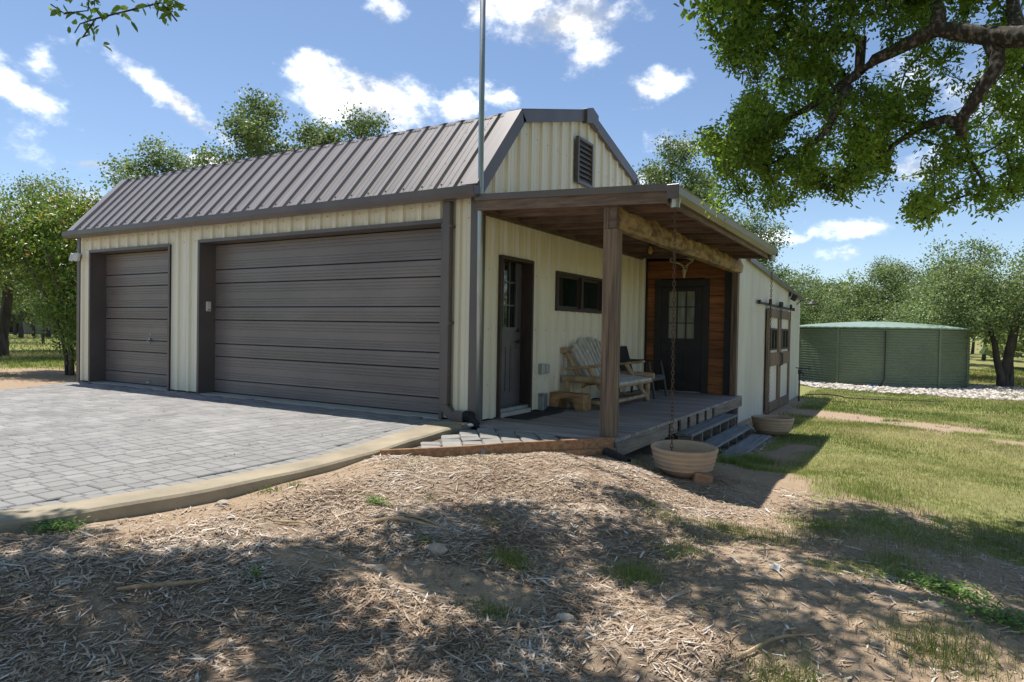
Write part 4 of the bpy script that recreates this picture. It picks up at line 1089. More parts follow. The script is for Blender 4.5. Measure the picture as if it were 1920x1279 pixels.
def bowl(label, x, y, z, R, tilt=(0, 0)):
    t = thing('planter_bowl', label, 'planter', (x, y, z), 'terracotta bowls under the rain chains')
    prof = [(.0, .0), (.50, .0), (.60, .03), (.76, .15), (.84, .24), (.875, .26), (.86, .275), (.885, .36), (.91, .385), (.90, .405), (.925, .49), (.945, .515), (.935, .53), (.955, .62), (.975, .645), (.965, .66), (.975, .72),
            (.97, .76), (1.0, .775), (1.01, .83), (1.0, .875), (.96, .895), (.915, .88), (.89, .80), (.84, .50), (.72, .25), (.55, .13), (.0, .12)]
    mb = MB(); mb.lathe([(r * R, h * R * .98) for r, h in prof], (0, 0, 0), 56)
    o = mb.build('bowl', 'terracotta', None, smooth=True); o.parent = t; o.rotation_euler = (tilt[0], tilt[1], 0)
    V = []; F = []
    for k in range(60):
        a = random.random() * 2 * PI; r = math.sqrt(random.random()) * .52 * R; s = random.uniform(.012, .026)
        n = len(V); c0 = (r * math.cos(a), r * math.sin(a), .14 * R + s * .3)
        V += [(c0[0] + s, c0[1], c0[2]), (c0[0], c0[1] + s, c0[2]), (c0[0] - s, c0[1], c0[2]), (c0[0], c0[1] - s, c0[2]), (c0[0], c0[1], c0[2] + s * .7), (c0[0], c0[1], c0[2] - s)]
        F += [(n + a_, n + b_, n + 4) for a_, b_ in ((0, 1), (1, 2), (2, 3), (3, 0))]
    o = bulk('bowl_pebbles', V, F, 'pebble', None, np.random.default_rng(4).random(len(V))); o.parent = t; o['kind'] = 'stuff'
    return t


PX, PY = 2.58, -.02
bowl('large ribbed terracotta bowl in front of the deck corner', PX, PY, float(gh(PX, PY)) + .015, .335, (.03, .02))
chain('rusty rain chain hanging into the nearer terracotta bowl', 2.455, -.09, rz(2.42) - .18, float(gh(PX, PY)) + .13, .02)
QX, QY = 2.60, 4.98
bowl('ribbed terracotta bowl beyond the steps, beside the annex wall', QX, QY, float(gh(QX, QY)) - .005, .335, (-.02, .0))
chain('rusty rain chain hanging into the farther terracotta bowl', 2.455, 5.42, rz(2.42) - .18, float(gh(QX, QY)) + .16, .0)
wz = float(gh(2.86, -.2)); MB_ = MB().box(-.09, .09, -.055, .055, -.05, .06, Matrix.Translation((2.83, -.22, wz + .04)) @ Matrix.Rotation(.5, 4, 'Z') @ Matrix.Rotation(.15, 4, 'Y'))
tag(MB_.build('wood_block', 'timber', None, bevel=.012), 'short brown wood block wedged under the nearer bowl', 'block')
dp = []; dr = []
for i in range(41):
    t = i / 40; dp.append((1.83 + .30 * t, -.30 - .12 * t, float(gh(1.95, -.35)) + .045 - .06 * t)); dr.append(.05 + (.005 if i % 2 else -.004))
tag(MB().tube(dp, dr, 14, cap=False).build('drain_pipe', 'rubber', None), 'black corrugated drain pipe poking out below the deck corner', 'pipe')
# a few pebbles at the downspout outlet
for k, (x, y, r, lab) in enumerate(((.0, -.34, .035, 'orange pebble left of the black downspout elbow'), (.07, -.36, .032, 'tan pebble under the black downspout elbow'), (.15, -.35, .032, 'white pebble right of the black downspout elbow'))):
    bm = bmesh.new(); bmesh.ops.create_icosphere(bm, subdivisions=2, radius=r)
    for v in bm.verts: v.co = Vector((x, y, .02)) + Vector((v.co.x * 1.2, v.co.y, v.co.z * .7))
    me = bpy.data.meshes.new('pebble'); bm.to_mesh(me); bm.free(); me.shade_smooth(); me.materials.append(MATS[('stool_wood', 'rock', 'white_paint')[k]])
    tag(link('pebble', me), lab, 'pebble')

# ------------------------------------------------------------------ water tank
TC = (3.24, 24.76); TR = 3.28; TZ0, TZ1 = -.80, 1.45
T = thing('water_tank', 'round dark-green corrugated steel water tank with pale domed roof', 'tank', (TC[0], TC[1], TZ0))
camdir = math.atan2(CAMP[1] - TC[1], CAMP[0] - TC[0])
angs = [math.radians(a) for a in (-62, -22, 6, 40, 70, 110, 150, 190, 230, 270, 298)]
nz = 23 * 6
for a0, a1 in zip(angs[:-1], angs[1:]):
    mb = MB(); na = max(6, int((a1 - a0) / .05))
    rows = []
    for j in range(nz + 1):
        z = TZ0 + (TZ1 - TZ0) * j / nz; r = TR + .013 * math.sin(2 * PI * 23 * j / nz)
        rows.append([(TC[0] + r * math.cos(camdir + a0 + (a1 - a0) * i / na), TC[1] + r * math.sin(camdir + a0 + (a1 - a0) * i / na), z) for i in range(na + 1)])
    for q in range(nz): mb.strip(rows[q], rows[q + 1])
    mb.build('wall_panel', 'tank_green', T, smooth=True, recalc=False)
    r = TR + .02; c0 = (TC[0] + r * math.cos(camdir + a0), TC[1] + r * math.sin(camdir + a0))
    tn = (-math.sin(camdir + a0), math.cos(camdir + a0))
    MB().beam((c0[0], c0[1], TZ0), (c0[0], c0[1], TZ1 - .02), .09, .012, (math.cos(camdir + a0), math.sin(camdir + a0), 0)).build('seam_strip', 'tank_green', T)
mb = MB(); nseg = 120
prof = [(TR + .08, TZ1 - .03), (TR + .09, TZ1 + .02), (TR * .8, TZ1 + .12), (TR * .5, TZ1 + .22), (TR * .2, TZ1 + .28), (.0, TZ1 + .29)]
base = 0
for r, z in prof:
    for k in range(nseg): a = 2 * PI * k / nseg; w = .012 * (k % 2) * (r > TR * .7); mb.v.append((TC[0] + r * math.cos(a), TC[1] + r * math.sin(a), z + w))
for i in range(len(prof) - 1):
    for k in range(nseg): a, b = i * nseg + k, i * nseg + (k + 1) % nseg; mb.f.append((a, b, b + nseg, a + nseg))
mb.build('roof', 'tank_roof', T)
a = camdir - math.radians(-6 + 12) + .21; r = TR + .06
MB().tube([(TC[0] + r * math.cos(a), TC[1] + r * math.sin(a), TZ1 - .1), (TC[0] + r * math.cos(a), TC[1] + r * math.sin(a), TZ0 + .35), (TC[0] + (r + .2) * math.cos(a - .05), TC[1] + (r + .2) * math.sin(a - .05), TZ0 + .08)], .022, 6).build('outlet_hose', 'rubber', T)
vx, vy = TC[0] + (TR + .35) * math.cos(a - .12), TC[1] + (TR + .35) * math.sin(a - .12)
mb = MB(); mb.tube([(vx - .12, vy, TZ0 + .1), (vx + .14, vy, TZ0 + .08)], .06, 8); mb.box(vx - .03, vx + .03, vy - .03, vy + .03, TZ0 + .1, TZ0 + .24); mb.build('valve', 'blue_plastic', T)


def stones(name, XY, size, m, label, squash=.6, parent=None):
    n = len(XY); ico = np.array([(1, 0, 0), (-1, 0, 0), (0, 1, 0), (0, -1, 0), (0, 0, 1), (0, 0, -1), (.7, .7, .35), (-.7, -.7, .35), (.7, -.7, .35), (-.7, .7, .35)], float)
    f = np.array([(6, 2, 4), (2, 9, 4), (9, 1, 4), (1, 7, 4), (7, 3, 4), (3, 8, 4), (8, 0, 4), (0, 6, 4), (0, 2, 6), (2, 1, 9), (1, 3, 7), (3, 0, 8)])
    sz = size * (rng.random((n, 1, 1)) * .9 + .55); a = rng.random(n) * 6.28
    v = ico[None] * (1 + rng.normal(0, .16, (n, 10, 3))) * sz; v[:, :, 2] *= squash
    ca, sa = np.cos(a)[:, None], np.sin(a)[:, None]; x = v[:, :, 0] * ca * 1.3 - v[:, :, 1] * sa; y = v[:, :, 0] * sa * 1.3 + v[:, :, 1] * ca
    z = gh(XY[:, 0], XY[:, 1])
    V = np.stack([x + XY[:, :1], y + XY[:, 1:2], v[:, :, 2] + z[:, None] + sz[:, :, 0] * .25], -1)
    F = (f[None] + (np.arange(n) * 10)[:, None, None]).reshape(-1, 3)
    o = bulk(name, V.reshape(-1, 3), F, m, parent, np.repeat(rng.random(n), 10)); tag(o, label, None, kind='stuff'); return o


ang = rng.random(14000) * 2 * PI; rr = TR - .1 + rng.random(14000) ** .8 * 5.2
sx, sy = TC[0] + rr * np.cos(ang), TC[1] + rr * np.sin(ang)
edge = TR + np.where(sx > TC[0], 2.9 + .35 * np.clip(sx - TC[0], 0, 6), 3.0) + (fbm(sx, sy, 1.4, 2) - .5) * 1.2
k = (rr < edge) & (sy < TC[1] + 1.5); stones('gravel_bed', np.stack([sx[k], sy[k]], 1), .062, 'pebble', 'bed of pale stones around the foot of the tank')
sx = rng.uniform(1.95, 2.75, 900); sy = rng.uniform(1.7, 6.5, 900); stones('step_gravel', np.stack([sx, sy], 1), .018, 'pebble', 'loose pale gravel under and beside the porch steps')
n = 3800; sx = rng.uniform(.4, 6.2, n); sy = rng.uniform(-5.2, .3, n); k = (rng.random(n) > zones(sx, sy)[1] * 2) & (sx > curb_in(sy) + .33) & ((sy < -.9) | (sx > 2.2)) & ~((sx < 2.0) & (sy > -1.9 + (sx - .4) * 1.2))
stones('loose_gravel', np.stack([sx[k], sy[k]], 1), .0065, 'grit', 'scattered grit and tiny stones in the soil')
rk = [(2.10, -3.55, .055, 'yellowish fist-sized stone in the bare sandy strip'), (3.05, -3.70, .04, 'pale angular stone in the mulch at the picture foot'), (.55, -3.92, .04, 'crumbly pale rock at the foot of the kerb'), (4.70, -2.45, .045, 'flat pale stone half sunk in the dirt at right'), (1.95, -3.9, .045, 'small tan stone at the left end of the sandy strip')]
for x, y, r, lab in rk:
    bm = bmesh.new(); bmesh.ops.create_icosphere(bm, subdivisions=2, radius=r); z = float(gh(x, y))
    for v in bm.verts:
        q = v.co.normalized(); f = 1 + .35 * (vnoise(np.array([q.x * 2 + x * 9]), np.array([q.y * 2 + q.z * 3]), .8)[0] - .5); v.co = Vector((x + v.co.x * f * 1.25, y + v.co.y * f, z + .25 * r + v.co.z * f * .65))
    me = bpy.data.meshes.new('rock'); bm.to_mesh(me); bm.free(); me.materials.append(MATS['rock']); tag(link('rock', me), lab, 'rock')
x, y = 3.86, -2.38; z = float(gh(x, y)); tag(MB().add([(x - .045, y + .02, z + .03), (x + .03, y + .03, z + .033), (x + .027, y - .02, z + .004), (x - .045, y + .024, z + .025), (x + .03, y + .034, z + .028), (x + .027, y - .016, z - .001)], [(0, 1, 2), (5, 4, 3), (0, 2, 5, 3), (1, 4, 5, 2), (0, 3, 4, 1)]).build('plastic_shard', 'white_paint'), 'white triangular plastic shard lying in the mulch', 'shard')
stk = [((1.55, -3.55), (1.95, -3.25), .018, 'curved grey stick crossing the mulch near the sandy strip'), ((1.62, -3.32), (1.98, -3.22), .014, 'short dark stick just behind the curved grey stick'), ((3.85, -3.55), (4.2, -3.15), .016, 'grey crooked stick in the dirt at lower right'), ((1.35, -5.05), (1.5, -4.6), .02, 'splayed pale bark strip at the lower left'),
       ((2.95, -4.1), (2.93, -3.85), .016, 'upright pale split stick at the bottom centre'), ((.98, -3.85), (1.2, -3.7), .014, 'pale splintered stick beside the eroded ledge')]
for a, b, r, lab in stk:
    pts = []
    for i in range(7):
        t = i / 6; x, y = a[0] + (b[0] - a[0]) * t + .03 * math.sin(t * 4 + r * 900), a[1] + (b[1] - a[1]) * t + .025 * math.sin(t * 5); pts.append((x, y, float(gh(x, y)) + r * 1.1 + .012 * math.sin(t * 3)))
    tag(MB().tube(pts, [r * .35, r * .6, r * .5, r * .55, r * .42, r * .3, r * .1], 6).build('stick', 'log'), lab, 'stick')


# ------------------------------------------------------------------ mulch, grass
def mulch(n):
    x = rng.uniform(-.6, 5.6, n); y = rng.uniform(-6.3, .3, n)
    # keep more near the camera
    mu, gr = zones(x, y); clump = np.clip((fbm(x, y, .55, 33) - .22) * 3.2, .14, 1)
    ok = (rng.random(n) < np.maximum(mu * clump, .11 + .25 * (fbm(x, y, .3, 35) - .4) * (y < .2))) & (x > curb_in(y) + .34) & (y < np.where(x < 1.95, np.interp(x, [.4, .83, 1.2, 1.95], [-2.2, -1.66, -1.06, -.3]), 5))
    pr = proj(np.stack([x, y, gh(x, y)], 1)); ok &= (pr[:, 1] < 1500) & (pr[:, 0] > -300) & (pr[:, 0] < 2300)
    x, y = x[ok], y[ok]; n = len(x)
    L = np.clip(rng.lognormal(-3.62, .72, n), .008, .17); W = np.clip(L * rng.uniform(.03, .10, n), .0011, .0055); big = rng.random(n) < .018; L = np.where(big, rng.uniform(.05, .15, n), L); W = np.where(big, L * rng.uniform(.03, .075, n), W)
    a = rng.normal(.5, 1.0, n) + fbm(x, y, 1.2, 40) * 3; tilt = rng.normal(.02, .13, n); bend = rng.normal(0, .05, n) * L; z = gh(x, y) + .003 + rng.random(n) ** 2 * .016
    ca, sa = np.cos(a), np.sin(a); V = np.empty((n, 6, 3)); sk = rng.uniform(-.25, .25, n)

    def P(t, o, h): return np.stack([x + ca * t * L - sa * o, y + sa * t * L + ca * o, z + t * L * np.sin(tilt) + h], -1)
    e0, e1 = rng.uniform(.05, .7, n), rng.uniform(.0, .5, n)
    V[:, 0] = P(-.5, bend * 0 - W * e0, 0); V[:, 1] = P(-.5 + sk * .2, W * e0, 0); V[:, 2] = P(sk, bend + W, .0); V[:, 3] = P(sk, bend - W, 0); V[:, 4] = P(.5, W * e1, 0); V[:, 5] = P(sk * .5, bend, W * rng.uniform(.3, .9, n))
    f = [(0, 5, 1), (0, 3, 5), (1, 5, 2), (3, 4, 5), (2, 5, 4)]
    F = (np.array(f)[None] + (np.arange(n) * 6)[:, None, None]).reshape(-1, 3)
    o = bulk('mulch', V.reshape(-1, 3), F, 'mulch', None, np.repeat(np.clip(rng.beta(1.8, 1.5, n) * .92 + .25 * big + (fbm(x, y, .4, 44) - .5) * .5, 0, 1), 6)); tag(o, 'shredded grey-brown bark mulch covering the front slope', None, kind='stuff')


mulch(430000)


def blades(name, x, y, h, w, rnd, label, lean=.5, m='grass'):
    n = len(x); z = gh(x, y) - .005; a = rng.random(n) * 6.28; ln = np.abs(rng.normal(0, lean, n)) * h
    ca, sa = np.cos(a), np.sin(a); b = rng.random(n) * 6.28; cb, sb = np.cos(b) * w, np.sin(b) * w; V = np.empty((n, 5, 3))
    V[:, 0] = np.stack([x - cb, y - sb, z], -1); V[:, 1] = np.stack([x + cb, y + sb, z], -1)
    mx, my, mz = x + ca * ln * .35, y + sa * ln * .35, z + h * .6
    V[:, 2] = np.stack([mx + cb * .7, my + sb * .7, mz], -1); V[:, 3] = np.stack([mx - cb * .7, my - sb * .7, mz], -1); V[:, 4] = np.stack([x + ca * ln, y + sa * ln, z + h], -1)
    F = np.concatenate([(np.array([[0, 1, 2]]) + (np.arange(n) * 5)[:, None]), (np.array([[0, 2, 3]]) + (np.arange(n) * 5)[:, None]), (np.array([[3, 2, 4]]) + (np.arange(n) * 5)[:, None])])
    o = bulk(name, V.reshape(-1, 3), F, m, None, np.repeat(np.clip(rnd, 0, 1), 5)); tag(o, label, None, kind='stuff'); return o


def lawn():
    X = []; Y = []; H = []; W = []; R = []
    for (x0, x1, y0, y1, n, hs, ws) in ((2.4, 8.5, -4.2, 4.5, 175000, .034, .0019), (2.0, 12.0, 4.5, 12, 140000, .042, .0036), (1.9, 16, 12, 22, 80000, .055, .007), (5.5, 14, 20, 40, 25000, .09, .014), (-26, -9.6, -3, 9, 50000, .06, .008), (-60, -18, 0, 34, 40000, .09, .02)):
        x = rng.uniform(x0, x1, n); y = rng.uniform(y0, y1, n); mu, gr = zones(x, y); dens = fbm(x, y, .6, 50)
        ok = rng.random(n) < gr * np.clip(.25 + 1.3 * dens, 0, 1); ok &= ~((x > LEN - .1) & (x < AX + .1) & (y > -.4) & (y < 14.05)); ok &= ~((np.hypot(x - TC[0], y - TC[1]) < TR + 2.6)); ok &= ~((x > 1.8) & (x < 2.7) & (y > 1.9) & (y < 4.65))
        pr = proj(np.stack([x, y, gh(x, y)], 1)); ok &= (pr[:, 0] > -350) & (pr[:, 0] < 2700) & (pr[:, 1] < 1700)
        x, y = x[ok], y[ok]; dry = fbm(x, y, 2.2, 60); green = np.clip((fbm(x, y, .8, 70) - .5) * 2.5, -.5, .5)
        X.append(x); Y.append(y); H.append(hs * (.5 + rng.random(len(x))) * (.7 + .6 * dens[ok])); W.append(ws * (.6 + .8 * rng.random(len(x)))); R.append(rng.normal(.37, .21, len(x)) + (dry - .5) * 1.3 - green * .35 - .16 * (y < 1.2) * (x > 0))
    blades('lawn_grass', np.concatenate(X), np.concatenate(Y), np.concatenate(H), np.concatenate(W), np.concatenate(R), 'short dry and green lawn grass')


lawn()


def tufts():
    X = []; Y = []; H = []; R = []
    spots = [(2.45, -3.25, .12, 160, .13), (1.98, -3.52, .05, 60, .06), (2.72, -3.9, .1, 90, .10), (3.10, -2.85, .16, 200, .12), (3.25, -2.35, .14, 150, .09), (3.0, -1.75, .18, 160, .08), (2.75, -1.55, .15, 120, .07), (3.35, -1.55, .16, 160, .08), (4.15, -3.65, .2, 320, .14), (4.75, -2.9, .25, 350, .13), (2.75, 1.5, .2, 500, .13), (2.85, 2.2, .22, 500, .14), (3.05, 1.2, .2, 300, .10),
             (.55, -3.55, .08, 60, .07), (.62, -3.35, .06, 40, .06), (.75, -2.1, .25, 200, .05), (1.05, -1.6, .3, 160, .05), (3.7, -1.6, .25, 260, .08), (4.05, -1.0, .3, 380, .09), (4.6, -.7, .4, 620, .10), (5.2, .1, .45, 800, .10), (4.3, .6, .4, 700, .10), (2.15, -.15, .22, 160, .07), (2.3, .8, .3, 260, .07), (4.5, -1.6, .2, 200, .08), (2.05, -2.85, .1, 50, .07), (1.4, -2.7, .08, 40, .05)]
    for x, y, r, n, h in spots:
        n = int(n * 2.6)
        X.append(x + rng.normal(0, r * .6, n)); Y.append(y + rng.normal(0, r * .6, n)); H.append(h * (.4 + .8 * rng.random(n))); R.append(rng.normal(.22, .22, n))
    X, Y = np.concatenate(X), np.concatenate(Y); blades('grass_tufts', X, Y, np.concatenate(H) * .72, np.full(len(X), .0018), np.concatenate(R), 'loose grass tufts growing through mulch and dirt', .6)


tufts()


n = 260; fx = rng.uniform(-8, 0, n); fy = rng.uniform(-5, -.3, n); k = fx < curb_in(fy) - .1; fx, fy = fx[k], fy[k]; n = len(fx); fa = rng.random(n) * 6.28; V = np.empty((n, 4, 3)); fs_ = rng.uniform(.010, .022, n)
for q_, (u, w_, h_) in enumerate(((-1, 0, .002), (0, -.4, .006), (1, 0, .009), (0, .4, .004))): V[:, q_] = np.stack([fx + (np.cos(fa) * u - np.sin(fa) * w_) * fs_, fy + (np.sin(fa) * u + np.cos(fa) * w_) * fs_, .004 + h_ + 0 * fx], -1)
tag(bulk('fallen_leaves', V.reshape(-1, 3), np.arange(n * 4).reshape(-1, 4), 'mulch', None, np.repeat(rng.random(n) * .3, 4)), 'tiny dry leaves blown over the driveway', None, kind='stuff')


# broad-leaved weeds: one plant each
def weed(x, y, r, n, h, lab):
    px = x + rng.normal(0, r * .55, n); py = y + rng.normal(0, r * .55 * .6, n); pz = gh(px, py) + rng.random(n) * h; a = rng.random(n) * 6.28; s = rng.uniform(.008, .017, n)
    V = np.empty((n, 4, 3)); ca, sa = np.cos(a), np.sin(a); tl = rng.normal(.3, .3, n)
    for k, (u, w_) in enumerate(((0, 0), (1, -.55), (2, 0), (1, .55))): V[:, k] = np.stack([px + (ca * u - sa * w_) * s, py + (sa * u + ca * w_) * s, pz + u * s * tl], -1)
    F = np.arange(n * 4).reshape(-1, 4); t = thing('weed', lab, 'weed', (x, y, float(gh(x, y)))); o = bulk('foliage', V.reshape(-1, 3), F, 'weed', t, np.repeat(rng.random(n), 4))


weed(.33, -4.86, .17, 700, .05, 'low bright-green weed at the foot of the kerb on the left')
weed(4.75, -2.05, .22, 900, .05, 'long low green weed in the dirt at right, nearer clump'); weed(5.05, -2.35, .25, 900, .05, 'low green weed at the right edge of the dirt'); weed(-.55, -4.35, .05, 90, .015, 'tiny weed in a paver joint on the driveway')
weed(1.62, -4.5, .04, 60, .06, 'small upright green seedling in the left mulch'); weed(1.30, -3.2, .10, 160, .05, 'dark green weed beside the eroded ledge'); weed(2.45, 2.0, .12, 300, .1, 'leafy weed at the near end of the lowest step')


# ------------------------------------------------------------------ trees
def grow(seeds, attractors, step=.22, curl=.12, r=None):
    """seeds: list of polylines [(pos, radius)...]; each attractor is joined to the nearest node by a curved twig. returns pos, parent, radius"""
    r = r or rng
    pos = []; par = []; rad = []
    for line, root in seeds:
        prev = root
        for p, w in line:
            pos.append(p); par.append(prev); rad.append(w); prev = len(pos) - 1
    cap = len(pos) + int(len(attractors) * 14) + 1000
    Pn = np.empty((cap, 3)); Pn[:len(pos)] = np.array(pos); n = len(pos); seedn = n
    d0 = np.array([np.min(np.sum((Pn[:n] - a) ** 2, 1)) for a in attractors]); order = np.argsort(d0 + r.random(len(d0)) * .3 * d0.mean())
    tips = []
    for ai in order:
        a = attractors[ai]; dd = np.sum((Pn[:n] - a) ** 2, 1); j = int(np.argmin(dd)); D = math.sqrt(dd[j]); k = max(1, min(12, int(D / step)))
        pj = Pn[j]; pd = Pn[j] - Pn[par[j]] if par[j] >= 0 else np.array([0, 0, .1]); pd = pd / (np.linalg.norm(pd) + 1e-6)
        c_ = pj + pd * D * .35 + np.array([0, 0, .10 * D]) + r.normal(0, curl * D, 3); prev = j
        for i in range(1, k + 1):
            t = i / k; q = (1 - t) ** 2 * pj + 2 * t * (1 - t) * c_ + t * t * a
            if n >= cap: break
            Pn[n] = q; par.append(prev); rad.append(0); prev = n; n += 1
        tips.append(prev)
    return Pn[:n], np.array(par), np.array(rad), tips, seedn


def finish_radii(pos, par, rad, tip=.006, ex=.42):
    n = len(pos); cnt = np.zeros(n); ch = np.zeros(n, int)
    for i in range(n):
        if par[i] >= 0: ch[par[i]] += 1
    for i in range(n - 1, -1, -1):
        if ch[i] == 0: cnt[i] += 1
        if par[i] >= 0: cnt[par[i]] += cnt[i]
    r = tip * np.maximum(cnt, 1) ** ex
    return np.where(rad > 0, rad, np.minimum(r, .12))


def tube_mesh(name, pos, par, rad, m, parent, minr=0, sides=6):
    """chains of nodes swept as tapered tubes"""
    kids = [[] for _ in pos]
    for i, p in enumerate(par):
        if p >= 0: kids[p].append(i)
    mb = MB(); todo = [i for i, p in enumerate(par) if p < 0]; start = [(i, -1) for i in todo]
    while start:
        i, p = start.pop(); ch = []
        if p >= 0: ch.append((pos[p], min(rad[p], rad[i] * 1.15)))
        while True:
            ch.append((pos[i], rad[i]))
            if not kids[i]: break
            ks = sorted(kids[i], key=lambda k: -rad[k])
            for o in ks[1:]: start.append((o, i))
            i = ks[0]
        if len(ch) > 1 and max(c[1] for c in ch) >= minr:
            sd = 10 if ch[0][1] > .06 else (sides if ch[0][1] > .012 else 4)
            mb.tube([c[0] for c in ch], [c[1] for c in ch], sd, cap=ch[0][1] > .03)
    return mb.build(name, m, parent, smooth=True, recalc=False)


def leaves(name, C_, L, W, m, parent, rnd, up=.45, quad2=False, r=None):
    """leaf blades at points C_"""
    r = r or rng
    n = len(C_); d = r.normal(0, 1, (n, 3)); d[:, 2] -= .15; d /= np.linalg.norm(d, axis=1)[:, None]
    nr = r.normal(0, 1, (n, 3)); nr[:, 2] += up * 3; s = np.cross(d, nr); s /= np.linalg.norm(s, axis=1)[:, None] + 1e-6; nn = np.cross(s, d)
    l = (L * (.7 + .6 * r.random(n)))[:, None]; w = (W * (.75 + .5 * r.random(n)))[:, None]
    if quad2:
        V = np.empty((n, 6, 3)); fold = nn * w * .35
        V[:, 0] = C_; V[:, 1] = C_ + d * l * .3 + s * w * .9 + fold; V[:, 2] = C_ + d * l * .72 + s * w * .75 + fold; V[:, 3] = C_ + d * l - nn * l * .06; V[:, 4] = C_ + d * l * .72 - s * w * .75 + fold; V[:, 5] = C_ + d * l * .3 - s * w * .9 + fold
        F = (np.array([[0, 1, 2, 3], [0, 3, 4, 5]])[None] + (np.arange(n) * 6)[:, None, None]).reshape(-1, 4); k = 6
    else:
        V = np.empty((n, 4, 3)); V[:, 0] = C_; V[:, 1] = C_ + d * l * .5 + s * w; V[:, 2] = C_ + d * l; V[:, 3] = C_ + d * l * .5 - s * w + nn * w * .3
        F = np.arange(n * 4).reshape(-1, 4); k = 4
    return bulk(name, V.reshape(-1, 3), F, m, parent, np.repeat(np.clip(rnd, 0, 1), k))


def pix(px, py, depth):                                # photo direction at a distance along the view axis -> world
    q = np.array([(px - 960) / FPX * depth, (py - 639.5) / FPX * depth, depth]); return CAMP + RW @ q


def inpoly(x, y, poly):
    r = np.zeros(len(x), bool); n = len(poly)
    for i in range(n):
        (x1, y1), (x2, y2) = poly[i], poly[(i + 1) % n]
        c_ = ((y1 > y) != (y2 > y)) & (x < (x2 - x1) * (y - y1) / (y2 - y1 + 1e-9) + x1); r ^= c_
    return r


